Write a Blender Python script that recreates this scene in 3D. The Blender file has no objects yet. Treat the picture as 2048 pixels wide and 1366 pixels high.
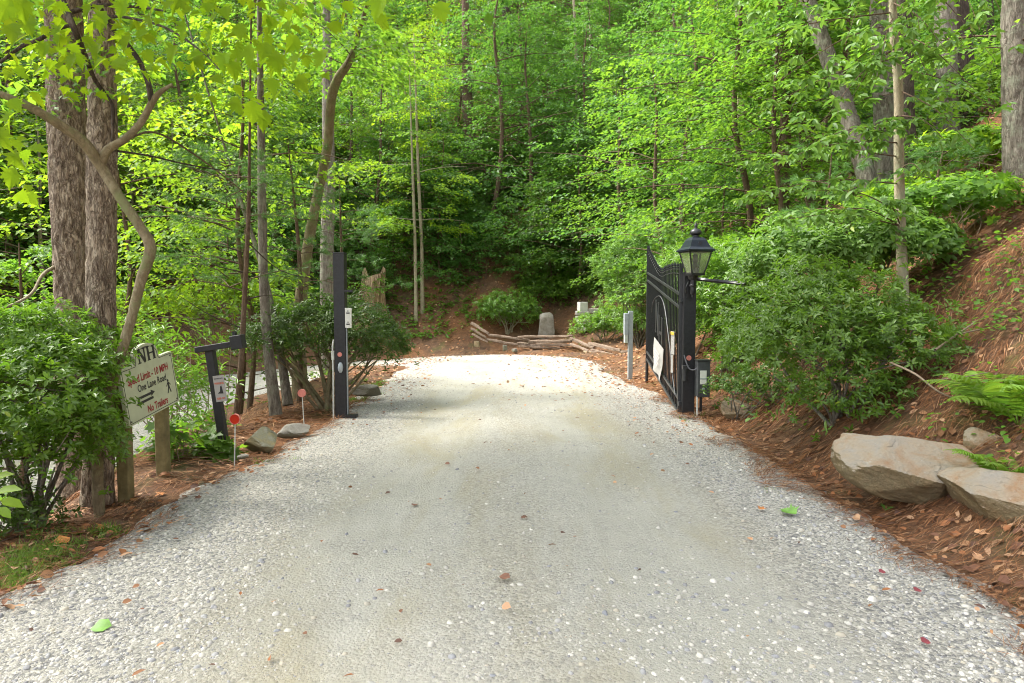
import bpy, math, random
import numpy as np
from mathutils import Vector

sc = bpy.context.scene
R_ = math.radians
# ------------------------------------------------------------------ camera, light, exposure
F = 1365.0
CAMZ = 1.6
PITCH = math.atan(83 / F)
cam_d = bpy.data.cameras.new('camera')
cam = bpy.data.objects.new('camera', cam_d)
sc.collection.objects.link(cam)
cam.location = (0, 0, CAMZ)
cam.rotation_euler = (math.pi / 2 - PITCH, 0, 0)
cam_d.sensor_width = 36
cam_d.lens = F / 2048 * 36
cam_d.clip_start = 0.05
cam_d.clip_end = 2000
sc.camera = cam

SUN_AZ = R_(-74)      # measured from +Y towards +X
SUN_EL = R_(55)
sun_dir = Vector((math.sin(SUN_AZ) * math.cos(SUN_EL), math.cos(SUN_AZ) * math.cos(SUN_EL), math.sin(SUN_EL)))
world = bpy.data.worlds.new('World')
sc.world = world
world.use_nodes = True
wn = world.node_tree.nodes
wl = world.node_tree.links
wn.clear()
sky = wn.new('ShaderNodeTexSky')
sky.sky_type = 'NISHITA'
sky.sun_disc = False
sky.sun_elevation = SUN_EL
sky.sun_rotation = SUN_AZ
sky.air_density = 1.0
sky.dust_density = 3.0
sky.ozone_density = 1.0
bg = wn.new('ShaderNodeBackground')
bg.inputs[1].default_value = 0.12
wo = wn.new('ShaderNodeOutputWorld')
soft = wn.new('ShaderNodeHueSaturation')       # thin high cloud: a paler, less blue sky
soft.inputs['Saturation'].default_value = 0.30
wl.new(sky.outputs[0], soft.inputs['Color'])
wl.new(soft.outputs[0], bg.inputs[0])
wl.new(bg.outputs[0], wo.inputs[0])
sun_d = bpy.data.lights.new('sun', 'SUN')
sun_d.energy = 1.35
sun_d.angle = R_(9)
sun_d.color = (1.0, 0.955, 0.88)
sun = bpy.data.objects.new('sun', sun_d)
sc.collection.objects.link(sun)
sun.rotation_euler = sun_dir.to_track_quat('Z', 'Y').to_euler()
sc.view_settings.view_transform = 'Standard'
sc.view_settings.look = 'None'
sc.view_settings.gamma = 1
sc.view_settings.use_curve_mapping = False
sc.view_settings.exposure = 2.6
sc.cycles.max_bounces = 7
sc.cycles.diffuse_bounces = 5
sc.cycles.glossy_bounces = 2
sc.cycles.transmission_bounces = 5
sc.cycles.transparent_max_bounces = 8
sc.cycles.caustics_reflective = False
sc.cycles.caustics_refractive = False
sc.cycles.use_denoising = True
sc.cycles.filter_width = 1.05

# ------------------------------------------------------------------ helpers
rng = np.random.default_rng(7)
random.seed(7)
COL = sc.collection
LOC = {}          # accumulated world location of every parent


def ray(u, v):
    cx = (u - 1024) / F
    cz = -(v - 683) / F
    cp, sp = math.cos(PITCH), math.sin(PITCH)
    return np.array((cx, cp + cz * sp, -sp + cz * cp))


def at(u, v, Y):
    d = ray(u, v)
    t = Y / d[1]
    return np.array((0, 0, CAMZ)) + d * t


def sstep(a, b, x):
    t = np.clip((x - a) / (b - a), 0, 1)
    return t * t * (3 - 2 * t)


def _hash(ix, iy, seed):
    n = (ix.astype(np.int64) * 374761393 + iy.astype(np.int64) * 668265263 + seed * 1442695041) & 0x7fffffff
    n = ((n ^ (n >> 13)) * 1274126177) & 0x7fffffff
    return ((n ^ (n >> 16)) & 0xffff) / 65535.0


def vnoise(x, y, seed=0):
    x = np.asarray(x, float); y = np.asarray(y, float)
    ix = np.floor(x); iy = np.floor(y)
    fx = x - ix; fy = y - iy
    fx = fx * fx * (3 - 2 * fx); fy = fy * fy * (3 - 2 * fy)
    a = _hash(ix, iy, seed); b = _hash(ix + 1, iy, seed)
    c = _hash(ix, iy + 1, seed); d = _hash(ix + 1, iy + 1, seed)
    return (a * (1 - fx) + b * fx) * (1 - fy) + (c * (1 - fx) + d * fx) * fy - 0.5


def fbm(x, y, seed=0, oct=4):
    s = 0; a = 1.0
    for k in range(oct):
        s = s + a * vnoise(x * 2 ** k + 17.3 * k, y * 2 ** k - 9.1 * k, seed + k)
        a *= 0.5
    return s


RC = (-5.2, 17.0)
HW = 2.4


def stadium(x, y):
    q = x - RC[0]
    yp = np.maximum(y - RC[1], 0)
    return np.hypot(q, yp) - 5.2, q, yp


def road_z(x, y):
    D, q, yp = stadium(x, y)
    th = np.arctan2(np.sqrt(yp ** 2 + 0.64), q) / math.pi
    T = th * th * (3 - 2 * th)
    th2 = np.arctan2(np.sqrt(yp ** 2 + 0.25), q) / math.pi
    w = sstep(-2.3, -3.4, D) * (1 - sstep(0, 3, yp))
    T = T * (1 - w) + sstep(0.04, 0.52, th2) * w
    ZL = -1.2 - 0.117 * (17 - np.clip(y, -14, 17))
    return T * ZL


def road_edge(x, y):
    """half width of the gravel, wavering"""
    near = 1 - sstep(4, 8, y)
    b = np.where(x < 0, 2.40 + .38 * near, 2.48 + .06 * near)
    b = np.where(y > 17, 2.42, b)
    b = b - np.where(x > 0, .55 * sstep(10, 14, y) * (1 - sstep(21, 23.5, y)), 0)
    return b + fbm(x * 0.9, y * 0.9, 61) * 0.30 + fbm(x * 4, y * 4, 62, 3) * 0.12


def HT(x, y):
    x = np.asarray(x, float); y = np.asarray(y, float)
    D, q, yp = stadium(x, y)
    z = road_z(x, y)
    thd = np.degrees(np.arctan2(yp, q))
    off = np.interp(thd, [0, 10, 25, 55, 66, 90, 180], [0.9, 1.2, 3.2, 3.2, 1.1, 0.8, 2.0])
    slp = np.interp(thd, [0, 10, 25, 60, 90, 130, 180], [0.80, 0.80, 0.85, 0.95, 0.95, 0.6, 0.3])
    E = D - HW
    h = slp * 0.45 * np.logaddexp(0, np.clip((E - off) / 0.45, -30, 400))
    h = np.where(h > 4, 4 + (h - 4) * 0.72, h)
    h = (h + 0.07 * np.clip(E, 0, 3)) * sstep(0.1, 1.0, E)
    out = sstep(0.3, 1.5, np.abs(D) - HW)
    rough = fbm(x * 0.9, y * 0.9, 3) * 0.22 + fbm(x * 4, y * 4, 9, 3) * 0.06
    big = fbm(x * 0.16, y * 0.16, 31) * 1.3 * sstep(3, 12, E)
    z = z + h + rough * out + big - 0.05 * (1 - out)
    return z


def g(x, y):
    return float(HT(np.array([x]), np.array([y]))[0])


def ground(u, v, y0=1.5, y1=90):
    """the point of the ground seen at a pixel"""
    d = ray(u, v)
    ys = np.linspace(y0, y1, 3000)
    t = ys / d[1]
    px = d[0] * t; pz = CAMZ + d[2] * t
    k = np.argmax(pz <= HT(px, ys))
    if k == 0 and pz[0] > HT(px[:1], ys[:1])[0]:
        k = len(ys) - 1
    return np.array((px[k], ys[k], HT(px[k:k+1], ys[k:k+1])[0]))


def mesh_np(name, V, T, mat=None, smooth=False):
    V = np.ascontiguousarray(V, dtype=np.float32)
    me = bpy.data.meshes.new(name)
    if isinstance(T, np.ndarray):
        n, k = T.shape
        me.vertices.add(len(V)); me.vertices.foreach_set('co', V.ravel())
        me.loops.add(n * k); me.loops.foreach_set('vertex_index', T.astype(np.int32).ravel())
        me.polygons.add(n)
        me.polygons.foreach_set('loop_start', np.arange(0, n * k, k, dtype=np.int32))
        me.polygons.foreach_set('loop_total', np.full(n, k, dtype=np.int32))
    else:
        me.from_pydata([tuple(map(float, p)) for p in V], [], [tuple(f) for f in T])
    me.update(calc_edges=True)
    if smooth:
        me.polygons.foreach_set('use_smooth', np.ones(len(me.polygons), dtype=bool))
    if mat:
        me.materials.append(mat)
    return me


def tag(o, label=None, cat=None, group=None, kind=None):
    if label: o['label'] = label
    if cat: o['category'] = cat
    if group: o['group'] = group
    if kind: o['kind'] = kind
    return o


def thing(name, loc, label, cat, group=None, rz=0):
    o = bpy.data.objects.new(name, None)
    o.empty_display_size = 0.1
    COL.objects.link(o)
    o.location = loc
    LOC[o.name] = np.array(loc, float)
    return tag(o, label, cat, group)


def part(name, V, T, mat, parent=None, smooth=False):
    """a mesh given in world coordinates; linked below its parent"""
    V = np.asarray(V, float)
    if parent is not None:
        base = LOC[parent.name]
        me = mesh_np(name, V - base, T, mat, smooth)
        o = bpy.data.objects.new(name, me); COL.objects.link(o); o.parent = parent
        LOC[o.name] = base
    else:
        base = V.mean(0).copy(); base[2] = V[:, 2].min()
        me = mesh_np(name, V - base, T, mat, smooth)
        o = bpy.data.objects.new(name, me); COL.objects.link(o); o.location = base
        LOC[o.name] = base
    return o


def copy_tree(o, parent=None):
    c = o.copy(); COL.objects.link(c)
    c.parent = parent
    for ch in list(o.children):
        copy_tree(ch, c)
    return c


class MB:
    """collects quads and n-gons"""
    def __init__(s):
        s.V = []; s.F = []

    def add(s, V, Fs):
        n = len(s.V)
        s.V += [tuple(map(float, p)) for p in V]
        s.F += [tuple(i + n for i in f) for f in Fs]
        return s

    def box(s, c, size, ax=None, bev=0.0):
        """ax: rows are the box's own axes"""
        A = np.eye(3) if ax is None else np.array(ax, float)
        c = np.array(c, float); h = np.array(size, float) / 2
        if bev <= 0:
            P = [c + A.T @ (h * np.array((i, j, k))) for i in (-1, 1) for j in (-1, 1) for k in (-1, 1)]
            Fs = [(0, 1, 3, 2), (4, 6, 7, 5), (0, 4, 5, 1), (2, 3, 7, 6), (0, 2, 6, 4), (1, 5, 7, 3)]
            return s.add(P, Fs)
        b = min(bev, h.min() * 0.9)
        P = []; idx = {}
        for i in (-1, 1):
            for j in (-1, 1):
                for k in (-1, 1):
                    sg = np.array((i, j, k))
                    for a in range(3):
                        q = h * sg
                        for m in range(3):
                            if m != a: q[m] -= b * sg[m]
                        idx[(i, j, k, a)] = len(P); P.append(c + A.T @ q)
        Fs = []
        for a in range(3):
            o1, o2 = (a + 1) % 3, (a + 2) % 3
            for sa in (-1, 1):
                quad = []
                for s1, s2 in ((-1, -1), (1, -1), (1, 1), (-1, 1)):
                    t = [0, 0, 0]; t[a] = sa; t[o1] = s1; t[o2] = s2
                    quad.append(idx[(*t, a)])
                Fs.append(quad if sa > 0 else quad[::-1])
        for a in range(3):
            o1, o2 = (a + 1) % 3, (a + 2) % 3
            for s1 in (-1, 1):
                for s2 in (-1, 1):
                    t0 = [0, 0, 0]; t0[a] = -1; t0[o1] = s1; t0[o2] = s2
                    t1 = list(t0); t1[a] = 1
                    q = [idx[(*t0, o1)], idx[(*t0, o2)], idx[(*t1, o2)], idx[(*t1, o1)]]
                    Fs.append(q)
        for i in (-1, 1):
            for j in (-1, 1):
                for k in (-1, 1):
                    Fs.append([idx[(i, j, k, 0)], idx[(i, j, k, 1)], idx[(i, j, k, 2)]])
        return s.add(P, Fs)

    def loft(s, rings, cap=True, closed=True):
        n = len(rings[0]); base = len(s.V)
        for r in rings:
            s.V += [tuple(map(float, p)) for p in r]
        for i in range(len(rings) - 1):
            for j in range(n if closed else n - 1):
                a = base + i * n + j; b = base + i * n + (j + 1) % n
                s.F.append((a, b, b + n, a + n))
        if cap:
            s.F.append(tuple(base + j for j in range(n))[::-1])
            s.F.append(tuple(base + (len(rings) - 1) * n + j for j in range(n)))
        return s

    def tube(s, pts, rad, n=8, cap=True):
        V, _ = tube_rings(pts, rad, n)
        return s.loft([V[i] for i in range(len(V))], cap)

    def lathe(s, c, prof, n=16, rot=0.0):
        rings = []
        for r, z in prof:
            rings.append([(c[0] + r * math.cos(2 * math.pi * k / n + rot), c[1] + r * math.sin(2 * math.pi * k / n + rot), c[2] + z) for k in range(n)])
        return s.loft(rings)

    def prism(s, poly, d):
        """a closed polygon of 3-D points pushed along d"""
        n = len(poly); poly = [np.array(p, float) for p in poly]; d = np.array(d, float)
        V = poly + [p + d for p in poly]
        Fs = [tuple(range(n))[::-1], tuple(range(n, 2 * n))]
        for i in range(n):
            j = (i + 1) % n
            Fs.append((i, j, j + n, i + n))
        return s.add(V, Fs)

    def build(s, name, mat, parent=None, smooth=False, normals=True):
        o = part(name, np.array(s.V), s.F, mat, parent, smooth)
        if normals:
            import bmesh
            bm = bmesh.new(); bm.from_mesh(o.data)
            bmesh.ops.recalc_face_normals(bm, faces=bm.faces)
            bm.to_mesh(o.data); bm.free()
        if smooth:
            try:
                o.data.set_sharp_from_angle(angle=R_(40))
            except Exception:
                pass
        return o


def catmull(pts, k):
    P = np.array(pts, float)
    if len(P) < 3:
        t = np.linspace(0, 1, k * (len(P) - 1) + 1)[:, None]
        return P[0] * (1 - t) + P[-1] * t
    Q = np.vstack([2 * P[0] - P[1], P, 2 * P[-1] - P[-2]])
    out = []
    for i in range(1, len(Q) - 2):
        p0, p1, p2, p3 = Q[i - 1], Q[i], Q[i + 1], Q[i + 2]
        for t in np.linspace(0, 1, k, endpoint=False):
            out.append(0.5 * ((2 * p1) + (-p0 + p2) * t + (2 * p0 - 5 * p1 + 4 * p2 - p3) * t * t + (-p0 + 3 * p1 - 3 * p2 + p3) * t ** 3))
    out.append(Q[-2])
    return np.array(out)


def tube_rings(pts, rad, n):
    P = np.array(pts, float); m = len(P)
    rad = np.interp(np.linspace(0, 1, m), np.linspace(0, 1, len(np.atleast_1d(rad))), np.atleast_1d(rad)) if np.size(rad) != m else np.array(rad, float)
    Tn = np.gradient(P, axis=0)
    Tn /= np.linalg.norm(Tn, axis=1)[:, None] + 1e-9
    a = np.array((1.0, 0, 0)) if abs(Tn[0][0]) < 0.8 else np.array((0, 1.0, 0))
    N = a - Tn[0] * a.dot(Tn[0]); N /= np.linalg.norm(N)
    ang = np.arange(n) * 2 * math.pi / n
    rings = np.zeros((m, n, 3)); fr = []
    for i in range(m):
        N = N - Tn[i] * N.dot(Tn[i]); N /= np.linalg.norm(N) + 1e-9
        B = np.cross(Tn[i], N)
        rings[i] = P[i] + rad[i] * (np.cos(ang)[:, None] * N + np.sin(ang)[:, None] * B)
    return rings, rad


def wood(pts, rad, n=8, k=6, bark=0.0, ridges=0, seed=0, flare=0.0):
    """tapered limb through points -> V, quads (numpy)"""
    P = catmull(pts, k)
    rk = np.interp(np.linspace(0, 1, len(P)), np.linspace(0, 1, len(rad)), rad)
    rings, rk = tube_rings(P, rk, n)
    m = len(P)
    if bark or ridges or flare:
        s = np.concatenate([[0], np.cumsum(np.linalg.norm(np.diff(P, axis=0), axis=1))])
        ang = np.arange(n) / n
        A, S = np.meshgrid(ang, s)
        nr = max(ridges, 1)
        # plated, furrowed bark: cells long along the trunk, wrapping round it
        def wrap(fr, fs, sd):
            x = A * fr; a = vnoise(x, S * fs, sd); b = vnoise(x - fr, S * fs, sd)
            w = sstep(0.8, 1.0, A)
            return a * (1 - w) + b * w
        A = A + 0.035 * vnoise(S * 2.3, S * 0, seed + 7) + 0.02 * vnoise(S * 7, S * 0, seed + 8)
        w1 = wrap(nr, 3.6, seed + 1) * 0.6 + wrap(nr * 2, 8, seed + 2) * 0.5
        d = bark * (1 - np.minimum(1, np.abs(w1) * 5) ** .6 * -1.6 - 1.6) + bark * 0.8 * wrap(nr * 3, 26, seed + 5) + rk[:, None] * 0.16 * wrap(4, 0.7, seed + 3)
        if flare:
            d = d + rk[:, None] * flare * np.exp(-S / 0.35) * (1 + 0.8 * wrap(5, .2, seed + 4))
        C = P[:, None, :]
        dirv = (rings - C) / rk[:, None, None]
        rings = rings + dirv * d[..., None]
    V = rings.reshape(-1, 3)
    i = np.arange(m - 1)[:, None] * n; j = np.arange(n)[None]; j2 = (j + 1) % n
    Q = np.stack([i + j, i + j2, i + n + j2, i + n + j], -1).reshape(-1, 4)
    return V, Q


def join(parts):
    """parts: (V, faces) of one face size"""
    Vs = []; Ts = []; n = 0
    for V, T in parts:
        Vs.append(V); Ts.append(T + n); n += len(V)
    return np.vstack(Vs), np.vstack(Ts)


# ---- leaves: templates are (along, across, normal), triangles
TPL = {
    'chip': (np.array([(0, 0, 0), (.45, .5, .07), (1, 0, -.10), (.45, -.5, .07)]), np.array([(0, 1, 2), (0, 2, 3)])),
    'oval': (np.array([(0, 0, 0), (.28, .42, .06), (.68, .40, .04), (1, 0, -.14), (.68, -.40, .04), (.28, -.42, .06), (.5, 0, -.03)]),
             np.array([(0, 1, 6), (1, 2, 6), (2, 3, 6), (3, 4, 6), (4, 5, 6), (5, 0, 6)])),
    'needle': (np.array([(0, .5, 0), (0, -.5, 0), (1, 0, -.12)]), np.array([(0, 1, 2)])),
    'straw': (np.array([(0, .5, 0), (0, -.5, 0), (.5, .5, .07), (.5, -.5, .07), (1, 0, 0)]), np.array([(0, 1, 3), (0, 3, 2), (2, 3, 4)])),
}


def _lobed(lobes, inner, nfold=0.05):
    """palmate leaf outline: (angle deg, radius) of the tips; notches between"""
    pts = [(0.0, 0.0)]
    for i, (a, r) in enumerate(lobes):
        pts.append((0.35 + r * math.cos(R_(a)), r * math.sin(R_(a))))
        if i < len(lobes) - 1:
            a2 = (a + lobes[i + 1][0]) / 2; r2 = inner[i]
            pts.append((0.35 + r2 * math.cos(R_(a2)), r2 * math.sin(R_(a2))))
    V = [(x, y, nfold * abs(y) * 2 - 0.25 * (x - 0.35) ** 2) for x, y in pts]
    V.append((0.35, 0, -0.02))
    c = len(V) - 1
    T = [(i, (i + 1) % c, c) for i in range(c)]
    return np.array(V), np.array(T)


TPL['maple'] = _lobed([(-140, .38), (-62, .55), (0, .66), (62, .55), (140, .38)], [.26, .32, .32, .26])
TPL['sycamore'] = _lobed([(-150, .30), (-108, .50), (-80, .42), (-52, .62), (-30, .46), (-16, .52), (0, .72), (16, .52), (30, .46), (52, .62), (80, .42), (108, .50), (150, .30)],
                         [.30, .30, .36, .33, .40, .52, .52, .40, .33, .36, .30, .30], 0.16)
TPL['oak'] = (np.array([(0, 0, 0), (.2, .14, .02), (.3, .36, .05), (.42, .12, 0), (.58, .40, .05), (.68, .14, 0), (.82, .30, .03), (1, 0, -.1),
                        (.82, -.30, .03), (.68, -.14, 0), (.58, -.40, .05), (.42, -.12, 0), (.3, -.36, .05), (.2, -.14, .02), (.5, 0, -.02)]),
              np.array([(i, (i + 1) % 14, 14) for i in range(14)]))


def unit(a):
    return a / (np.linalg.norm(a, axis=-1, keepdims=True) + 1e-9)


def leaves(P, Dv, N, L, W, tpl='chip'):
    """P, Dv (along), N (up side): (n,3); L, W: (n,)"""
    V0, T0 = TPL[tpl]
    Dv = unit(Dv); S = unit(np.cross(N, Dv)); N = unit(np.cross(Dv, S))
    n = len(P)
    L = np.broadcast_to(L, n); W = np.broadcast_to(W, n)
    V = (P[:, None] + V0[None, :, 0:1] * L[:, None, None] * Dv[:, None]
         + V0[None, :, 1:2] * W[:, None, None] * S[:, None] + V0[None, :, 2:3] * L[:, None, None] * N[:, None])
    T = T0[None] + (np.arange(n) * len(V0))[:, None, None]
    return V.reshape(-1, 3), T.reshape(-1, 3)


# ------------------------------------------------------------------ materials
def new_mat(name):
    m = bpy.data.materials.new(name)
    m.use_nodes = True
    nt = m.node_tree
    nt.nodes.clear()
    return m, nt.nodes, nt.links


def N(nd, typ, **kw):
    n = nd.new(typ)
    for k, v in kw.items():
        setattr(n, k, v)
    return n


def ramp(nd, ln, src, stops):
    r = nd.new('ShaderNodeValToRGB')
    while len(r.color_ramp.elements) < len(stops):
        r.color_ramp.elements.new(0.5)
    for e, (p, c) in zip(r.color_ramp.elements, stops):
        e.position = p
        e.color = (*c, 1) if len(c) == 3 else (c[0],) * 3 + (1,)
    ln.new(src, r.inputs[0])
    return r.outputs[0]


def noise(nd, ln, vec, scale, detail=4, rough=0.55, dist=0.0):
    n = nd.new('ShaderNodeTexNoise')
    n.inputs['Scale'].default_value = scale
    n.inputs['Detail'].default_value = detail
    n.inputs['Roughness'].default_value = rough
    n.inputs['Distortion'].default_value = dist
    if vec is not None: ln.new(vec, n.inputs['Vector'])
    return n.outputs[0]


def mapping(nd, ln, vec, scale=(1, 1, 1), rot=(0, 0, 0)):
    m = nd.new('ShaderNodeMapping')
    m.inputs['Scale'].default_value = scale
    m.inputs['Rotation'].default_value = rot
    ln.new(vec, m.inputs['Vector'])
    return m.outputs[0]


def mixc(nd, ln, fac, a, b, mode='MIX'):
    m = nd.new('ShaderNodeMix'); m.data_type = 'RGBA'; m.blend_type = mode
    for i, s in ((0, fac), (6, a), (7, b)):
        if hasattr(s, 'is_output'):
            ln.new(s, m.inputs[i])
        elif i == 0:
            m.inputs[0].default_value = s
        else:
            m.inputs[i].default_value = (*s, 1)
    return m.outputs[2]


def bsdf(nd, ln, col, rough=0.7, metal=0.0, spec=0.5, bump=None, bstr=0.5, bdist=0.02):
    p = nd.new('ShaderNodeBsdfPrincipled')
    if hasattr(col, 'is_output'): ln.new(col, p.inputs['Base Color'])
    else: p.inputs['Base Color'].default_value = (*col, 1)
    if hasattr(rough, 'is_output'): ln.new(rough, p.inputs['Roughness'])
    else: p.inputs['Roughness'].default_value = rough
    p.inputs['Metallic'].default_value = metal
    p.inputs['Specular IOR Level'].default_value = spec
    if bump is not None:
        b = nd.new('ShaderNodeBump')
        b.inputs['Strength'].default_value = bstr
        b.inputs['Distance'].default_value = bdist
        ln.new(bump, b.inputs['Height']); ln.new(b.outputs[0], p.inputs['Normal'])
    return p


def finish(m, nd, ln, shader):
    o = nd.new('ShaderNodeOutputMaterial')
    ln.new(shader.outputs[0] if hasattr(shader, 'outputs') else shader, o.inputs[0])
    return m


def leaf_mat(name, dark, light, trans, tf=0.42, rough=0.42, spec=0.5, yellow=0.02):
    m, nd, ln = new_mat(name)
    geo = nd.new('ShaderNodeNewGeometry')
    oi = nd.new('ShaderNodeObjectInfo')
    r = geo.outputs['Random Per Island']
    c = ramp(nd, ln, r, [(0, dark), (0.6, light), (1 - yellow, light), (1.0, (light[0] * 2.2, light[1] * 1.5, light[2]))])
    hs = nd.new('ShaderNodeHueSaturation')
    mr = nd.new('ShaderNodeMapRange'); mr.inputs[3].default_value = 0.487; mr.inputs[4].default_value = 0.508
    ln.new(oi.outputs['Random'], mr.inputs[0]); ln.new(mr.outputs[0], hs.inputs['Hue'])
    mr2 = nd.new('ShaderNodeMapRange'); mr2.inputs[3].default_value = 0.62; mr2.inputs[4].default_value = 1.3
    ln.new(oi.outputs['Random'], mr2.inputs[0]); ln.new(mr2.outputs[0], hs.inputs['Value'])
    ln.new(c, hs.inputs['Color'])
    p = bsdf(nd, ln, hs.outputs[0], rough, spec=spec)
    tr = nd.new('ShaderNodeBsdfTranslucent')
    tv = mixc(nd, ln, r, trans, (trans[0] * 0.62, trans[1] * 0.8, trans[2]))
    ln.new(tv, tr.inputs[0])
    mx = nd.new('ShaderNodeMixShader'); mx.inputs[0].default_value = tf
    ln.new(p.outputs[0], mx.inputs[1]); ln.new(tr.outputs[0], mx.inputs[2])
    return finish(m, nd, ln, mx)


def bark_mat(name, c0, c1, c2, scale=1.0, stretch=0.18, bstr=0.8, lichen=None):
    m, nd, ln = new_mat(name)
    tc = nd.new('ShaderNodeTexCoord')
    v = mapping(nd, ln, tc.outputs['Object'], (1, 1, stretch))
    n1 = noise(nd, ln, v, 26 * scale, 6, 0.65, 0.4)
    def furrow(sc_, w):
        q = noise(nd, ln, v, sc_, 3, .6, 1.2)
        a = nd.new('ShaderNodeMath'); a.operation = 'SUBTRACT'; a.inputs[1].default_value = .5; ln.new(q, a.inputs[0])
        b = nd.new('ShaderNodeMath'); b.operation = 'ABSOLUTE'; ln.new(a.outputs[0], b.inputs[0])
        return ramp(nd, ln, b.outputs[0], [(0.0, (0,)), (w, (1,))])
    f1 = furrow(17 * scale, .05); f2 = furrow(38 * scale, .035)
    mn = nd.new('ShaderNodeMath'); mn.operation = 'MULTIPLY'; ln.new(f1, mn.inputs[0])
    m2 = nd.new('ShaderNodeMath'); m2.operation = 'MULTIPLY_ADD'; m2.inputs[1].default_value = .55; m2.inputs[2].default_value = .45; ln.new(f2, m2.inputs[0])
    ln.new(m2.outputs[0], mn.inputs[1]); cr = mn.outputs[0]
    col = ramp(nd, ln, n1, [(0.3, c0), (0.5, c1), (0.72, c2)])
    col = mixc(nd, ln, mixc(nd, ln, 0.7, (1, 1, 1), cr), c0, col)
    if lichen:
        n3 = noise(nd, ln, tc.outputs['Object'], 5, 6, 0.7)
        f = ramp(nd, ln, n3, [(0.5, (0,)), (0.62, (0.75,))])
        col = mixc(nd, ln, f, col, lichen)
    mul = nd.new('ShaderNodeMath'); mul.operation = 'MULTIPLY_ADD'; mul.inputs[1].default_value = 0.6
    ln.new(n1, mul.inputs[0]); ln.new(cr, mul.inputs[2])
    p = bsdf(nd, ln, col, 0.9, spec=0.2, bump=mul.outputs[0], bstr=bstr, bdist=0.012)
    return finish(m, nd, ln, p)


def plain_mat(name, col, rough=0.6, metal=0.0, spec=0.5, var=0.25, scale=12, bstr=0.15, bdist=0.004, col2=None, coord='Object'):
    m, nd, ln = new_mat(name)
    tc = nd.new('ShaderNodeTexCoord')
    n1 = noise(nd, ln, tc.outputs[coord], scale, 6, 0.65)
    c2 = col2 or tuple(min(1, c * (1 + var)) for c in col)
    c = ramp(nd, ln, n1, [(0.32, tuple(x * (1 - var) for x in col)), (0.5, col), (0.68, c2)])
    p = bsdf(nd, ln, c, rough, metal, spec, bump=n1, bstr=bstr, bdist=bdist)
    return finish(m, nd, ln, p)


M = {}
# foliage
M['leaf_bright'] = leaf_mat('leaf_bright', (.050, .125, .012), (.095, .205, .020), (.27, .46, .030), 0.48, rough=.5, spec=.4)
M['leaf_maple'] = leaf_mat('leaf_maple', (.032, .092, .016), (.066, .150, .026), (.18, .36, .035), 0.46, rough=.5, spec=.4)
M['leaf_lime'] = leaf_mat('leaf_lime', (.075, .155, .010), (.130, .245, .018), (.40, .56, .025), 0.55, rough=.55, spec=.3)
M['leaf_sycamore'] = leaf_mat('leaf_sycamore', (.085, .170, .008), (.150, .270, .012), (.50, .66, .018), 0.62, rough=.6, spec=.15)
M['leaf_pale'] = leaf_mat('leaf_pale', (.075, .150, .028), (.140, .240, .050), (.26, .44, .045), 0.38, rough=.5)
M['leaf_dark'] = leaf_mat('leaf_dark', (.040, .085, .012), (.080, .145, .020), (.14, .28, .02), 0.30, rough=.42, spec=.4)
M['leaf_gloss'] = leaf_mat('leaf_gloss', (.060, .130, .016), (.125, .225, .028), (.24, .42, .025), 0.36, rough=.38, spec=.5)
M['leaf_azalea'] = leaf_mat('leaf_azalea', (.058, .128, .012), (.125, .230, .022), (.26, .46, .025), 0.40, rough=.40, spec=.5)
M['needle'] = leaf_mat('needle', (.045, .110, .022), (.085, .175, .035), (.14, .30, .04), 0.35, rough=.5)
M['fern'] = leaf_mat('fern', (.10, .20, .016), (.17, .30, .030), (.36, .56, .04), 0.45, rough=.5)
M['grass'] = leaf_mat('grass', (.07, .13, .015), (.14, .22, .03), (.25, .38, .04), 0.4, rough=.5)


def litter_mat(name, cols, tf=.12, rough=.7):
    m, nd, ln = new_mat(name)
    geo = nd.new('ShaderNodeNewGeometry')
    n = len(cols)
    c = ramp(nd, ln, geo.outputs['Random Per Island'], [(i / n, k) for i, k in enumerate(cols)])
    for x in nd:
        if x.bl_idname == 'ShaderNodeValToRGB': x.color_ramp.interpolation = 'CONSTANT' if n > 3 else 'LINEAR'
    p = bsdf(nd, ln, c, rough, spec=.3)
    tr = nd.new('ShaderNodeBsdfTranslucent'); ln.new(c, tr.inputs[0])
    mx = nd.new('ShaderNodeMixShader'); mx.inputs[0].default_value = tf
    ln.new(p.outputs[0], mx.inputs[1]); ln.new(tr.outputs[0], mx.inputs[2])
    return finish(m, nd, ln, mx)


M['straw'] = litter_mat('straw', [(.11, .046, .018), (.19, .076, .027), (.30, .135, .052), (.14, .056, .022), (.24, .098, .034), (.07, .034, .018), (.38, .22, .115)])
M['litter'] = litter_mat('litter', [(.24, .115, .055), (.36, .19, .09), (.17, .08, .045), (.42, .25, .14), (.30, .12, .045), (.12, .065, .045)])
M['pebble'] = litter_mat('pebble', [(.40, .38, .325), (.33, .318, .285), (.46, .435, .37), (.26, .258, .25), (.37, .335, .26), (.52, .495, .43), (.21, .208, .205), (.43, .405, .345), (.35, .335, .29), (.30, .295, .28), (.42, .40, .35), (.38, .36, .31)], 0, .85)
M['leaf_fallen_green'] = plain_mat('leaf_fallen_green', (.11, .24, .025), .5, var=.3, scale=20)
M['leaf_fallen_red'] = plain_mat('leaf_fallen_red', (.20, .028, .035), .6, var=.3, scale=20)
M['leaf_fallen_tan'] = plain_mat('leaf_fallen_tan', (.46, .25, .12), .7, var=.3, scale=20)
M['leaf_fallen_brown'] = plain_mat('leaf_fallen_brown', (.15, .065, .035), .7, var=.3, scale=20)
M['leaf_fallen_orange'] = plain_mat('leaf_fallen_orange', (.42, .16, .04), .7, var=.3, scale=20)
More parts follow.
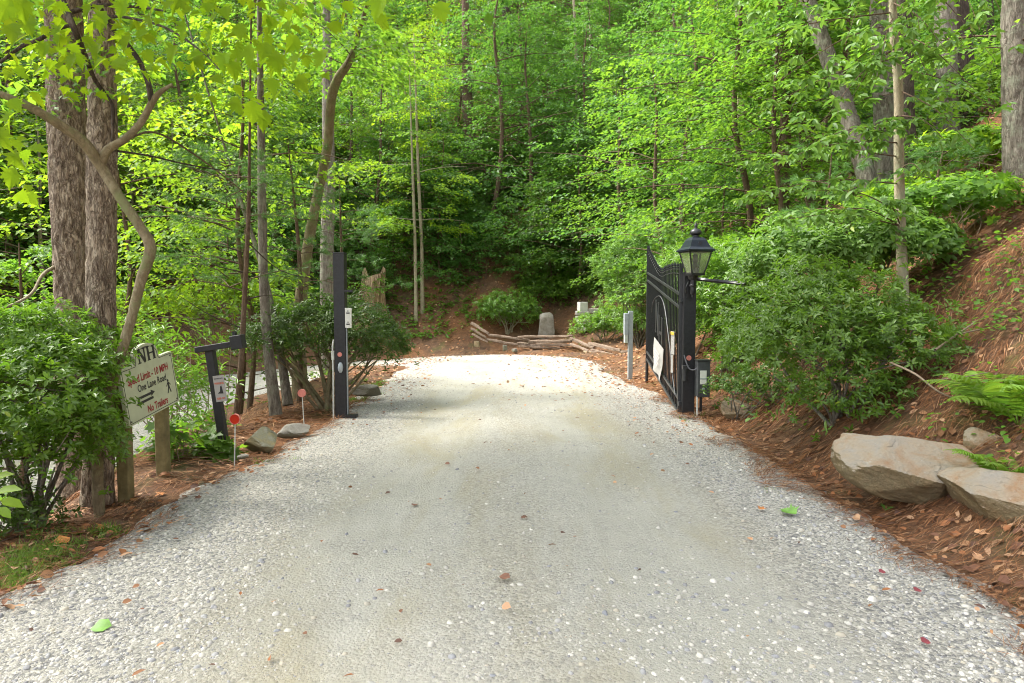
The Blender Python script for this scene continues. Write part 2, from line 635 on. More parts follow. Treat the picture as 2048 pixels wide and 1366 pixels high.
# bark and wood
M['bark_poplar'] = bark_mat('bark_poplar', (.075, .050, .034), (.29, .23, .165), (.48, .42, .32), 1.25, .30, 1.0)
M['bark_smooth'] = bark_mat('bark_smooth', (.12, .095, .055), (.19, .155, .090), (.27, .235, .15), 0.6, .6, .35, lichen=(.15, .17, .07))
M['bark_grey'] = bark_mat('bark_grey', (.09, .075, .058), (.19, .165, .13), (.30, .27, .22), 0.9, .2, .8, lichen=(.25, .26, .19))
M['bark_dark'] = bark_mat('bark_dark', (.035, .028, .022), (.085, .066, .05), (.14, .115, .09), 1.0, .2, .8)
M['bark_brown'] = bark_mat('bark_brown', (.07, .045, .030), (.14, .095, .062), (.21, .15, .10), 1.2, .3, .6)
M['bark_pale'] = bark_mat('bark_pale', (.18, .15, .10), (.30, .255, .17), (.38, .34, .25), .8, .4, .4, lichen=(.26, .27, .17))
M['stump'] = bark_mat('stump', (.14, .08, .045), (.46, .33, .20), (.62, .49, .33), 1.0, .12, 1.0)
M['rail'] = bark_mat('rail', (.13, .085, .06), (.30, .22, .16), (.46, .40, .32), 2.0, .5, .7)
M['post_wood'] = plain_mat('post_wood', (.16, .135, .055), .85, var=.35, scale=9, bstr=.4, col2=(.24, .20, .09))
M['twig'] = plain_mat('twig', (.20, .15, .10), .9, var=.3, scale=30)
# made things
M['black_metal'] = plain_mat('black_metal', (.012, .012, .014), .42, 0.0, .5, var=.5, scale=30, bstr=.06)
M['black_rail'] = plain_mat('black_rail', (.022, .023, .025), .38, 0.0, .6, var=.4, scale=30, bstr=.06)
M['black_wood'] = plain_mat('black_wood', (.010, .010, .011), .6, var=.4, scale=18, bstr=.3)
M['lamp_blue'] = plain_mat('lamp_blue', (.010, .014, .026), .3, 0.2, .6, var=.3, scale=20, bstr=.05)
M['grey_metal'] = plain_mat('grey_metal', (.33, .37, .38), .45, .3, var=.12, scale=14, bstr=.05)
M['grey_box'] = plain_mat('grey_box', (.42, .45, .40), .5, var=.12, scale=14, bstr=.05)
M['pvc'] = plain_mat('pvc', (.46, .47, .43), .5, var=.15, scale=30, bstr=.05)
M['white_plate'] = plain_mat('white_plate', (.62, .62, .56), .5, var=.08, scale=10, bstr=.03)
M['sign_face'] = plain_mat('sign_face', (.42, .46, .31), .55, var=.10, scale=6, bstr=.05)
M['sign_edge'] = plain_mat('sign_edge', (.60, .63, .50), .6, var=.10, scale=10, bstr=.05)
M['ink_black'] = plain_mat('ink_black', (.018, .018, .018), .6, var=.2)
M['ink_red'] = plain_mat('ink_red', (.26, .018, .022), .6, var=.2)
M['paper'] = plain_mat('paper', (.32, .31, .29), .7, var=.07, scale=16, bstr=.3, bdist=.01)
M['red_text'] = plain_mat('red_text', (.48, .12, .06), .6, var=.2)
M['yellow'] = plain_mat('yellow', (.65, .45, .05), .6, var=.2)
M['red_plastic'] = plain_mat('red_plastic', (.50, .030, .012), .3, var=.12, scale=40)
M['pink_plastic'] = plain_mat('pink_plastic', (.55, .19, .15), .45, var=.12, scale=40)
M['bulb'] = plain_mat('bulb', (.85, .85, .80), .35, var=.03)


def stone_mat(name, a, b, c, moss=None, scale=1.0, side=None):
    m, nd, ln = new_mat(name)
    tc = nd.new('ShaderNodeTexCoord')
    n1 = noise(nd, ln, tc.outputs['Object'], 3 * scale, 8, .62, .6)
    n2 = noise(nd, ln, tc.outputs['Object'], 30 * scale, 5, .7)
    col = ramp(nd, ln, n1, [(.34, a), (.5, b), (.66, c)])
    col = mixc(nd, ln, mixc(nd, ln, .35, (1, 1, 1), n2), (0.05, .045, .035), col)
    wn_ = nd.new('ShaderNodeVectorMath'); wn_.operation = 'ADD'
    nv = nd.new('ShaderNodeTexNoise'); nv.inputs['Scale'].default_value = 2.5; nv.inputs['Detail'].default_value = 5; ln.new(tc.outputs['Object'], nv.inputs['Vector'])
    sv = nd.new('ShaderNodeVectorMath'); sv.operation = 'SCALE'; sv.inputs[3].default_value = .45; ln.new(nv.outputs[1], sv.inputs[0])
    ln.new(tc.outputs['Object'], wn_.inputs[0]); ln.new(sv.outputs[0], wn_.inputs[1])
    vc = nd.new('ShaderNodeTexVoronoi'); vc.feature = 'DISTANCE_TO_EDGE'; vc.inputs['Scale'].default_value = 1.7 * scale
    ln.new(mapping(nd, ln, wn_.outputs[0], (1, 1, 2.4)), vc.inputs['Vector'])
    crk = ramp(nd, ln, vc.outputs[0], [(0, (1,)), (.012, (.85,)), (.035, (0,))])
    cm = nd.new('ShaderNodeMath'); cm.operation = 'MULTIPLY'; ln.new(crk, cm.inputs[0])
    ln.new(ramp(nd, ln, noise(nd, ln, tc.outputs['Object'], 4, 3), [(.50, (0,)), (.64, (.6,))]), cm.inputs[1])
    col = mixc(nd, ln, cm.outputs[0], col, (.07, .055, .04))
    lch = ramp(nd, ln, noise(nd, ln, tc.outputs['Object'], 13, 6, .8), [(.60, (0,)), (.68, (.55,))])
    col = mixc(nd, ln, lch, col, (.50, .49, .44))
    col2 = col
    if moss:
        geo = nd.new('ShaderNodeNewGeometry')
        sep = nd.new('ShaderNodeSeparateXYZ'); ln.new(geo.outputs['True Normal'], sep.inputs[0])
        ma = nd.new('ShaderNodeMath'); ma.operation = 'MULTIPLY_ADD'; ma.inputs[1].default_value = -1.0
        ln.new(sep.outputs[2], ma.inputs[0]); ln.new(n1, ma.inputs[2])
        f = ramp(nd, ln, ma.outputs[0], [(.02, (0,)), (.35, (.85,))])
        col2 = mixc(nd, ln, f, col, mixc(nd, ln, n2, moss, side or moss))
    mul = nd.new('ShaderNodeMath'); mul.operation = 'ADD'
    ln.new(n1, mul.inputs[0]); ln.new(n2, mul.inputs[1])
    p = bsdf(nd, ln, col2, .85, spec=.25, bump=mul.outputs[0], bstr=1.0, bdist=.035)
    return finish(m, nd, ln, p)


M['boulder'] = stone_mat('boulder', (.38, .225, .115), (.42, .345, .245), (.36, .335, .285), (.10, .10, .045), 1.3, (.30, .20, .10))
M['stone_grey'] = stone_mat('stone_grey', (.25, .23, .19), (.34, .32, .27), (.42, .40, .35), (.10, .11, .05), 2.0, (.20, .17, .12))
M['stone_tan'] = stone_mat('stone_tan', (.26, .225, .17), (.37, .33, .27), (.44, .41, .35), None, 2.0)
M['stone_moss'] = stone_mat('stone_moss', (.30, .24, .10), (.20, .20, .13), (.30, .29, .24), (.13, .13, .05), 2.5, (.22, .15, .08))
M['stone_pale'] = stone_mat('stone_pale', (.45, .40, .33), (.54, .51, .45), (.62, .60, .55), None, 3)

# glass
m, nd, ln = new_mat('frosted_glass')
tc = nd.new('ShaderNodeTexCoord'); n1 = noise(nd, ln, tc.outputs['Object'], 9, 4)
p = bsdf(nd, ln, ramp(nd, ln, n1, [(.3, (.80, .79, .62)), (.7, (.90, .89, .76))]), .22)
p.inputs['Transmission Weight'].default_value = .88
p.inputs['IOR'].default_value = 1.08
M['glass'] = finish(m, nd, ln, p)

# ground: pine straw and leaf litter
m, nd, ln = new_mat('ground')
tc = nd.new('ShaderNodeTexCoord'); co = tc.outputs['Object']
nA = noise(nd, ln, co, .55, 5, .6)
nB = noise(nd, ln, co, 5, 8, .75, .5)
sA = noise(nd, ln, mapping(nd, ln, co, (60, 9, 30), (0, 0, .5)), 1, 3, .6, .8)
sB = noise(nd, ln, mapping(nd, ln, co, (9, 62, 30), (0, 0, .3)), 1, 3, .6, .8)
mxn = nd.new('ShaderNodeMath'); mxn.operation = 'MAXIMUM'; ln.new(sA, mxn.inputs[0]); ln.new(sB, mxn.inputs[1])
straw = ramp(nd, ln, mxn.outputs[0], [(.38, (.055, .026, .014)), (.55, (.17, .075, .03)), (.72, (.32, .15, .065))])
dirt = ramp(nd, ln, nB, [(.3, (.05, .034, .024)), (.5, (.11, .070, .045)), (.62, (.19, .115, .065)), (.75, (.28, .19, .12))])
col = mixc(nd, ln, ramp(nd, ln, nA, [(.38, (.2,)), (.6, (.9,))]), straw, dirt)
moss = ramp(nd, ln, noise(nd, ln, co, 1.3, 6, .7), [(.56, (0,)), (.68, (.6,))])
col = mixc(nd, ln, moss, col, (.075, .095, .025))
p = bsdf(nd, ln, col, .95, spec=.15, bump=mxn.outputs[0], bstr=.9, bdist=.03)
M['ground'] = finish(m, nd, ln, p)

# gravel road: pale packed dust, stones, tan stains along the wheel tracks
m, nd, ln = new_mat('gravel')
tc = nd.new('ShaderNodeTexCoord'); co = tc.outputs['Object']
nA = noise(nd, ln, co, .8, 6, .6, .3)
nS = noise(nd, ln, mapping(nd, ln, co, (1.3, .35, 1)), 1.0, 5, .6, .5)
fine = noise(nd, ln, co, 55, 5, .75)
fin2 = noise(nd, ln, co, 170, 3, .7)
vo = nd.new('ShaderNodeTexVoronoi'); vo.inputs['Scale'].default_value = 60; ln.new(co, vo.inputs['Vector'])
vo2 = nd.new('ShaderNodeTexVoronoi'); vo2.inputs['Scale'].default_value = 130; ln.new(co, vo2.inputs['Vector'])
at_ = nd.new('ShaderNodeAttribute'); at_.attribute_name = 'cross'
ab = nd.new('ShaderNodeMath'); ab.operation = 'ABSOLUTE'; ln.new(at_.outputs['Fac'], ab.inputs[0])
wob = nd.new('ShaderNodeMath'); wob.operation = 'MULTIPLY_ADD'; wob.inputs[1].default_value = .9
ln.new(noise(nd, ln, mapping(nd, ln, co, (.9, .35, 1)), 1.0, 5, .65), wob.inputs[0]); ln.new(ab.outputs[0], wob.inputs[2])
sub = nd.new('ShaderNodeMath'); sub.operation = 'SUBTRACT'; sub.inputs[1].default_value = .45; ln.new(wob.outputs[0], sub.inputs[0])
dv = nd.new('ShaderNodeMath'); dv.operation = 'DIVIDE'; dv.inputs[1].default_value = 3.0; ln.new(sub.outputs[0], dv.inputs[0])
# 0 = packed dirt of the wheel tracks, 1 = loose stones
loose = ramp(nd, ln, dv.outputs[0], [(.03, (.50,)), (.15, (.30,)), (.20, (.02,)), (.37, (.03,)), (.50, (.6,)), (.62, (1,))])
base = ramp(nd, ln, nA, [(.3, (.41, .395, .335)), (.5, (.455, .437, .365)), (.7, (.49, .472, .41))])
tan = ramp(nd, ln, nS, [(.46, (0,)), (.62, (.75,))])
col = mixc(nd, ln, tan, base, (.37, .325, .205))
streak = noise(nd, ln, mapping(nd, ln, co, (14, .7, 1)), 1.0, 4, .6)
col = mixc(nd, ln, ramp(nd, ln, streak, [(.45, (0,)), (.7, (.30,))]), col, (.34, .32, .26))
bw = nd.new('ShaderNodeRGBToBW'); ln.new(vo.outputs['Color'], bw.inputs[0])
stc = ramp(nd, ln, bw.outputs[0], [(.2, (.215, .21, .20)), (.4, (.335, .32, .275)), (.6, (.425, .40, .335)), (.85, (.52, .495, .43))])
ph = ramp(nd, ln, noise(nd, ln, co, 2.6, 6, .75), [(.44, (0,)), (.62, (.8,))])
mxp = nd.new('ShaderNodeMath'); mxp.operation = 'MAXIMUM'; ln.new(loose, mxp.inputs[0])
mh = nd.new('ShaderNodeMath'); mh.operation = 'MULTIPLY'; mh.inputs[1].default_value = .55; ln.new(ph, mh.inputs[0]); ln.new(mh.outputs[0], mxp.inputs[1])
col = mixc(nd, ln, mxp.outputs[0], col, stc)
spk = ramp(nd, ln, fine, [(.28, (.5,)), (.37, (0,))])
col = mixc(nd, ln, spk, col, (.17, .16, .135))
mulb = nd.new('ShaderNodeMath'); mulb.operation = 'SUBTRACT'; ln.new(fine, mulb.inputs[0]); ln.new(vo.outputs['Distance'], mulb.inputs[1])
mulc = nd.new('ShaderNodeMath'); mulc.operation = 'ADD'; ln.new(mulb.outputs[0], mulc.inputs[0]); ln.new(fin2, mulc.inputs[1])
p = bsdf(nd, ln, col, .95, spec=.15, bump=mulc.outputs[0], bstr=.9, bdist=.016)
M['gravel'] = finish(m, nd, ln, p)

# ================================================================== SETTING
def axis(dense, a, b, grow, lim):
    xs = list(np.arange(a, b + 1e-6, dense)); s = dense
    while xs[-1] < lim[1]:
        s *= grow; xs.append(xs[-1] + s)
    s = dense
    while xs[0] > lim[0]:
        s *= grow; xs.insert(0, xs[0] - s)
    return np.array(xs)


xs = axis(0.14, -6.5, 7.5, 1.05, (-330, 330))
ys = axis(0.16, 0.5, 15, 1.04, (-150, 420))
X, Y = np.meshgrid(xs, ys)
Z = HT(X, Y)
nx = len(xs); ny = len(ys)
ii = np.arange(ny - 1)[:, None] * nx; jj = np.arange(nx - 1)[None]
Q = np.stack([ii + jj, ii + jj + 1, ii + nx + jj + 1, ii + nx + jj], -1).reshape(-1, 4)
me = mesh_np('ground', np.stack([X, Y, Z], -1).reshape(-1, 3), Q, M['ground'], True)
o = bpy.data.objects.new('ground', me); COL.objects.link(o); tag(o, kind='structure')


def path_pt(s):
    """centre line of the road: s runs up the near arm, round the bend, down the far arm"""
    L1 = 17.0; L2 = math.pi * 5.2
    s = np.asarray(s, float)
    x = np.where(s < L1, 0.0, 0.0); y = s.copy(); tx = np.zeros_like(s); ty = np.ones_like(s)
    a = np.clip((s - L1) / 5.2, 0, math.pi)
    m2 = (s >= L1) & (s < L1 + L2)
    x = np.where(m2, RC[0] + 5.2 * np.cos(a), x); y = np.where(m2, RC[1] + 5.2 * np.sin(a), y)
    tx = np.where(m2, -np.sin(a), tx); ty = np.where(m2, np.cos(a), ty)
    m3 = s >= L1 + L2
    x = np.where(m3, -10.4, x); y = np.where(m3, 17 - (s - L1 - L2), y)
    tx = np.where(m3, 0, tx); ty = np.where(m3, -1, ty)
    return x, y, tx, ty


ROADW = 3.3


def road_surface(x, y):
    """height of the gravel over the ground plane, x,y arrays"""
    D, q, yp = stadium(x, y)
    t = np.abs(D)
    z = road_z(x, y) + 0.035 * (1 - (D / HW) ** 2)
    z = z - 0.018 * np.exp(-((t - 0.85) / 0.28) ** 2)
    edge = road_edge(x, y) + .22
    z = z - 0.16 * sstep(edge - 0.15, edge + 0.30, t)
    z = z + fbm(x * 2.0, y * 2.0, 71) * 0.014 + fbm(x * 11, y * 11, 72, 3) * 0.008 * (0.4 + sstep(1.3, 2.2, t))
    return z


ss = np.concatenate([np.arange(-60, 0, 1.5), np.arange(0, 12, 0.055), np.arange(12, 34, 0.13), np.arange(34, 90, 0.4)])
tt = np.linspace(-ROADW, ROADW, 90)
px, py, tx, ty = path_pt(ss)
X = px[:, None] + ty[:, None] * tt[None]; Y = py[:, None] - tx[:, None] * tt[None]
Z = road_surface(X, Y)
nx = len(tt); ny = len(ss)
ii = np.arange(ny - 1)[:, None] * nx; jj = np.arange(nx - 1)[None]
Q = np.stack([ii + jj, ii + jj + 1, ii + nx + jj + 1, ii + nx + jj], -1).reshape(-1, 4)
me = mesh_np('gravel_road', np.stack([X, Y, Z], -1).reshape(-1, 3), Q, M['gravel'], True)
ca = me.attributes.new('cross', 'FLOAT', 'POINT'); ca.data.foreach_set('value', np.tile(tt, len(ss)).astype(np.float32))
road = bpy.data.objects.new('gravel_road', me); COL.objects.link(road); tag(road, kind='structure')
LOC['gravel_road'] = np.zeros(3)


def TOP(x, y):
    x = np.asarray(x, float); y = np.asarray(y, float)
    D, _, _ = stadium(x, y)
    return np.where(np.abs(D) < ROADW, np.maximum(HT(x, y), road_surface(x, y)), HT(x, y))


def top(x, y):
    return float(TOP(np.array([x]), np.array([y]))[0])


# ------------------------------------------------------------------ stones and grit of the road
def dome_stones(x, y, size, squash=0.55, seed=0, seg=6):
    r = np.random.default_rng(seed)
    n = len(x); z = TOP(x, y)
    a = np.arange(seg) * 2 * math.pi / seg
    rot = r.uniform(0, 6.28, n); el = r.uniform(0.6, 1.0, n)
    rj = r.uniform(0.75, 1.2, (n, seg))
    cx = np.cos(a)[None] * rj; cy = np.sin(a)[None] * rj * el[:, None]
    ring0 = np.stack([cx, cy, np.full_like(cx, -0.55)], -1)
    ring1 = np.stack([cx * 0.72 + r.normal(0, .05, (n, seg)), cy * 0.72, 0.35 + r.uniform(-.15, .15, (n, seg))], -1)
    tp = np.stack([r.uniform(-.15, .15, n), r.uniform(-.15, .15, n), r.uniform(.5, .7, n)], -1)[:, None]
    V = np.concatenate([ring0, ring1, tp], 1)
    V[..., 2] *= squash * r.uniform(0.6, 1.3, n)[:, None]
    c, s = np.cos(rot)[:, None], np.sin(rot)[:, None]
    vx = V[..., 0] * c - V[..., 1] * s; vy = V[..., 0] * s + V[..., 1] * c
    V = np.stack([vx, vy, V[..., 2]], -1) * (size[:, None, None] / 2)
    V = V + np.stack([x, y, z + size * 0.08], -1)[:, None]
    T = []
    for i in range(seg):
        j = (i + 1) % seg
        T += [(i, j, seg + j), (i, seg + j, seg + i), (seg + i, seg + j, 2 * seg)]
    T = np.array(T)[None] + (np.arange(n) * (2 * seg + 1))[:, None, None]
    return V.reshape(-1, 3), T.reshape(-1, 3)


def grit(x, y, size, seed=0, seg=5):
    r = np.random.default_rng(seed)
    n = len(x); z = TOP(x, y)
    a = np.arange(seg) * 2 * math.pi / seg
    rj = r.uniform(0.6, 1.3, (n, seg)); ph = r.uniform(0, 6.28, n)[:, None]
    ring = np.stack([np.cos(a[None] + ph) * rj, np.sin(a[None] + ph) * rj * .8, np.full((n, seg), -.3)], -1)
    tp = np.stack([r.uniform(-.3, .3, n), r.uniform(-.3, .3, n), r.uniform(.5, .9, n)], -1)[:, None]
    V = np.concatenate([ring, tp], 1) * (size[:, None, None] / 2) + np.stack([x, y, z], -1)[:, None]
    T = np.array([(i, (i + 1) % seg, seg) for i in range(seg)])[None] + (np.arange(n) * (seg + 1))[:, None, None]
    return V.reshape(-1, 3), T.reshape(-1, 3)


def scatter(n, xr, yr, dens, seed, near=True):
    """random ground points; denser towards the camera; kept with probability dens(x,y)"""
    r = np.random.default_rng(seed)
    u = r.uniform(0, 1, n)
    y = yr[0] * (yr[1] / yr[0]) ** u if near else yr[0] + (yr[1] - yr[0]) * u
    x = r.uniform(xr[0], xr[1], n)
    k = r.uniform(0, 1, n) < dens(x, y)
    return x[k], y[k], r


def d_gravel(x, y):
    e = road_edge(x, y)
    side = sstep(.95, 1.8, -x + fbm(x, y, 5) * .8) * (1 - sstep(-.05, .22, -x - e))
    sideR = sstep(-.75, -.25, x - e + fbm(x, y, 6) * .35) * (1 - sstep(-.02, .25, x - e))
    pat = sstep(-.15, .4, fbm(x * 1.1, y * .8, 15)) * (.10 + .45 * (1 - sstep(2.6, 4.5, y))) * (np.abs(x) < 2.3)
    return np.clip(side * .80 + sideR * .85 + pat + .05 * (np.abs(x) < 2.3), 0, 1)


x, y, r = scatter(92000, (-3.4, 3.3), (1.9, 15), d_gravel, 11)
s = r.lognormal(math.log(.0128), .55, len(x)); s = np.clip(s, .008, .055)
V, T = dome_stones(x, y, s, seed=12, seg=5)
o = part('gravel_stones', V, T, M['pebble'], None, True); tag(o, 'loose grey and white gravel stones along the road edges', 'gravel', kind='stuff')
x, y, r = scatter(60000, (-2.6, 2.6), (1.9, 13), lambda x, y: .15 + .5 * sstep(-.1, .4, fbm(x * 1.3, y, 25)), 13)
V, T = grit(x, y, r.uniform(.004, .011, len(x)), 14)
o = part('road_grit', V, T, M['pebble'], None, True); tag(o, 'fine pale grit strewn over the packed gravel road', 'grit', kind='stuff')
# dark specks on the far road
x, y, r = scatter(5200, (-4.5, 3.0), (9, 24), lambda x, y: np.abs(stadium(x, y)[0]) < 2.5, 17, False)
V, T = grit(x, y, r.uniform(.015, .05, len(x)), 18)
o = part('road_rubble', V, T, M['pebble'], None, True); tag(o, 'scattered coarse rubble on the sunlit bend of the road', 'rubble', kind='stuff')
# the larger single stones of the near road: parts of the road
r = np.random.default_rng(21)
named = [(1040, 1200), (900, 1280), (770, 1125), (1210, 1262), (1275, 1265), (735, 1235), (1325, 1170), (1385, 1140), (1000, 1080), (905, 1355), (985, 1305),
         (375, 1240), (90, 1290), (405, 1325), (230, 1270), (345, 1330), (410, 1110), (300, 1190), (965, 1255), (1450, 1250), (1600, 1330), (1560, 1300), (1850, 1300)]
spots = [ground(u, v)[:2] for u, v in named]
while len(spots) < 260:
    xx, yy = r.uniform(-3, 2.7), r.uniform(2.0, 6.5)
    if r.uniform() < d_gravel(np.array([xx]), np.array([yy]))[0] + .06:
        spots.append((xx, yy))
protos = []
for k in range(8):
    V, T = dome_stones(np.zeros(1), np.full(1, 5.0), np.ones(1), .6, 100 + k, 8)
    V = V - np.array((0, 5.0, top(0, 5.0) + .08))
    me = mesh_np('stone', V, T, None, True)
    protos.append(me)
pal = []
for k, c in enumerate([(.40, .38, .325), (.25, .25, .25), (.46, .435, .37), (.19, .195, .205), (.31, .285, .225)]):
    pal.append(plain_mat('stone_tone', c, .85, var=.18, scale=3, bstr=.2))
meshes = []
for k in range(8):
    for mm in pal[k % 5:k % 5 + 1] + pal[(k + 2) % 5:(k + 2) % 5 + 1]:
        m2 = protos[k].copy(); m2.materials.append(mm); meshes.append(m2)
for k, (xx, yy) in enumerate(spots):
    o = bpy.data.objects.new('stone', meshes[k % len(meshes)]); COL.objects.link(o); o.parent = road
    sz = (r.uniform(.028, .045) if k >= len(named) else r.uniform(.035, .06))
    o.location = (xx, yy, top(xx, yy) + sz * .02); o.scale = (sz, sz * r.uniform(.7, 1), sz * r.uniform(.7, 1.1)); o.rotation_euler = (0, 0, r.uniform(0, 6.28))


# ------------------------------------------------------------------ pine straw, leaf litter
def d_straw(x, y):
    e = road_edge(x, y)
    right = sstep(-.12, .10, x - e + fbm(x * 1.7, y * 1.7, 41) * .55 + .05) * (1 - .35 * sstep(.1, .5, fbm(x * .8, y * .8, 43)))
    left = sstep(-.05, .12, -x - e + fbm(x * 2, y * 2, 42) * .2) * (1 - sstep(4.2, 4.8, -x)) * .55
    return np.clip(right + left, 0, 1)


x, y, r = scatter(210000, (-4.6, 9.5), (2.2, 12.5), d_straw, 31)
n = len(x)
flow = fbm(x * .7, y * .7, 44) * 3.2 + .25
ang = flow + r.normal(0, .55, n)
P = np.stack([x, y, TOP(x, y) + r.uniform(.002, .045, n)], -1)
L = r.uniform(.09, .19, n) * np.clip(y / 5, .9, 1.3)
gx = (TOP(x + np.cos(ang) * .1, y + np.sin(ang) * .1) - TOP(x, y)) / .1
Dv = np.stack([np.cos(ang), np.sin(ang), gx + r.normal(0, .10, n)], -1)
V, T = leaves(P, Dv, np.tile((0, 0, 1.0), (n, 1)) + r.normal(0, .3, (n, 3)), L, .0028 * np.clip(y / 4.5, .9, 2), 'straw')
o = part('pine_straw', V, T, M['straw'], None); tag(o, 'russet pine needles lying thick on the banks beside the road', 'pine straw', kind='stuff')


def d_leaf(x, y):
    D = stadium(x, y)[0]
    e0 = road_edge(x, y)
    a = sstep(-.2, .2, x - e0) * .85 + sstep(-.2, .1, -x - e0) * (1 - sstep(4.6, 5, -x)) * .95
    b = .95 * np.exp(-((x - 2.15) / .62) ** 2) * sstep(6.5, 9, y)          # drift by the gate
    c = .5 * np.exp(-((x - 1.2) / 1.0) ** 2) * sstep(9, 12, y) + .7 * np.exp(-((x + 2.1) / .4) ** 2) * sstep(8, 10, y)
    e = .02 * (np.abs(D) < 2.4)
    f = .9 * (D > 2.6) * (y > 14)
    return np.clip(a + b + c + e + f, 0, 1)


x, y, r = scatter(30000, (-5, 11), (2.3, 34), d_leaf, 51)
n = len(x); a = r.uniform(0, 6.28, n)
D = stadium(x, y)[0]
L = np.where(np.abs(D) < 2.5, r.uniform(.02, .06, n), r.uniform(.035, .085, n)) * (1 + .5 * (y > 12))
sz = .1
gx = (TOP(x + np.cos(a) * sz, y + np.sin(a) * sz) - TOP(x, y)) / sz
Nn = np.stack([-(TOP(x + .1, y) - TOP(x, y)) / .1, -(TOP(x, y + .1) - TOP(x, y)) / .1, np.ones(n)], -1) + r.normal(0, .35, (n, 3))
V, T = leaves(np.stack([x, y, TOP(x, y) + .012 + r.uniform(0, .02, n)], -1), np.stack([np.cos(a), np.sin(a), gx + r.uniform(-.1, .4, n)], -1), Nn, L, L * r.uniform(.4, .85, n), 'oval')
o = part('leaf_litter', V, T, M['litter'], None); tag(o, 'small dry brown and tan leaves strewn on banks and verges', 'leaf litter', kind='stuff')

# single fallen leaves one can point to
def fallen(u, v, size, mat, tpl, label, group=None, curl=.3):
    gpt = ground(u, v); a = random.uniform(0, 6.28); x_, y_ = gpt[0], gpt[1]
    z_ = top(x_, y_) + .02
    V, T = leaves(np.array([(x_, y_, z_)]), np.array([(math.cos(a), math.sin(a), .05)]), np.array([(random.uniform(-.2, .2), -.35, 1.0)]), np.array([size]), np.array([size]), tpl)
    c = V.mean(0); d = np.linalg.norm((V - c)[:, :2], axis=1)
    V[:, 2] += curl * d * d / size * np.sign(np.sin(7 * a) + .4)
    V[:, 2] += np.maximum(0, TOP(V[:, 0], V[:, 1]) + .006 - V[:, 2]).max()
    o = part('fallen_leaf', V, T, M[mat], None)
    tag(o, label, 'leaf', group)


fallen(1592, 1052, .15, 'leaf_fallen_green', 'sycamore', 'large bright green leaf lying on the gravel edge at the right')
fallen(1775, 1020, .11, 'leaf_fallen_green', 'sycamore', 'curled green leaf on pine straw left of the rear boulders')
fallen(225, 1282, .10, 'leaf_fallen_green', 'oval', 'dull green leaf with brown tip on gravel, lower left corner')
fallen(1842, 1322, .05, 'leaf_fallen_red', 'oval', 'dark crimson leaf lying on the gravel, nearest the lower right corner')
fallen(1757, 1170, .045, 'leaf_fallen_red', 'oval', 'small crimson leaf at the foot of the pine straw edge')
fallen(1828, 1215, .05, 'leaf_fallen_red', 'oval', 'pinkish red leaf on gravel below the pine straw')
fallen(1020, 1195, .07, 'leaf_fallen_brown', 'oval', 'curled purple brown leaf in the middle of the near road')
fallen(1042, 1068, .07, 'leaf_fallen_brown', 'oak', 'crumpled dark brown leaf standing alone mid road')
fallen(1960, 1120, .11, 'leaf_fallen_tan', 'oak', 'pale yellow lobed oak leaf on the pine straw at the far right')
fallen(1808, 1085, .08, 'leaf_fallen_tan', 'maple', 'tan curled leaf on pine straw above the gravel edge')
fallen(1685, 1015, .09, 'leaf_fallen_tan', 'maple', 'pale tan leaf on pine straw left of the big boulder')
fallen(1948, 1075, .09, 'leaf_fallen_tan', 'maple', 'pale tan leaf in front of the right hand boulder')
fallen(1520, 1040, .08, 'leaf_fallen_orange', 'maple', 'orange leaf at the gravel edge left of the bright green leaf')
fallen(268, 1008, .12, 'leaf_fallen_orange', 'maple', 'large orange leaf in front of the left sign post')
fallen(45, 1060, .10, 'leaf_fallen_orange', 'maple', 'orange leaf standing on edge beside the left shrub')
fallen(220, 1058, .12, 'leaf_fallen_orange', 'maple', 'orange curled leaf on the grassy verge at left')
fallen(140, 1095, .13, 'leaf_fallen_orange', 'maple', 'dry orange leaf among the grass at lower left')
fallen(150, 1035, .12, 'leaf_fallen_tan', 'maple', 'flat tan leaf on needles left of the sign posts')
fallen(330, 990, .10, 'leaf_fallen_orange', 'maple', 'russet leaf on needles between the sign posts')
fallen(425, 980, .09, 'leaf_fallen_tan', 'maple', 'light brown leaf on the gravel edge right of the sign')
fallen(402, 1012, .07, 'leaf_fallen_brown', 'maple', 'dark red brown leaf on gravel right of the sign posts')
fallen(1495, 1105, .045, 'leaf_fallen_tan', 'oval', 'little tan leaf on the packed gravel right of centre')
fallen(828, 1033, .06, 'leaf_fallen_brown', 'oval', 'small brown leaf on the road left of centre')
fallen(900, 948, .05, 'leaf_fallen_brown', 'oval', 'small brown scrap on the road in line with the fence')


# ================================================================== MADE THINGS
Ex, Ey, Ez = np.eye(3)


def text_mesh(s, size, bold=0.0, squeeze=1.0, shear=0.0):
    cu = bpy.data.curves.new('txt', 'FONT'); cu.body = s; cu.size = size; cu.offset = bold
    cu.align_x = 'CENTER'; cu.align_y = 'CENTER'; cu.resolution_u = 3
    ob = bpy.data.objects.new('txt', cu); COL.objects.link(ob)
    dg = bpy.context.evaluated_depsgraph_get(); ev = ob.evaluated_get(dg)
    me = ev.to_mesh()
    V = np.array([v.co[:] for v in me.vertices]); Fs = [tuple(p.vertices) for p in me.polygons]
    ev.to_mesh_clear(); bpy.data.objects.remove(ob); bpy.data.curves.remove(cu)
    V[:, 0] *= squeeze
    return V, Fs


def on_plane(V2, o, ax, ay, an, h):
    return o + V2[:, 0:1] * ax + V2[:, 1:2] * ay + h * an


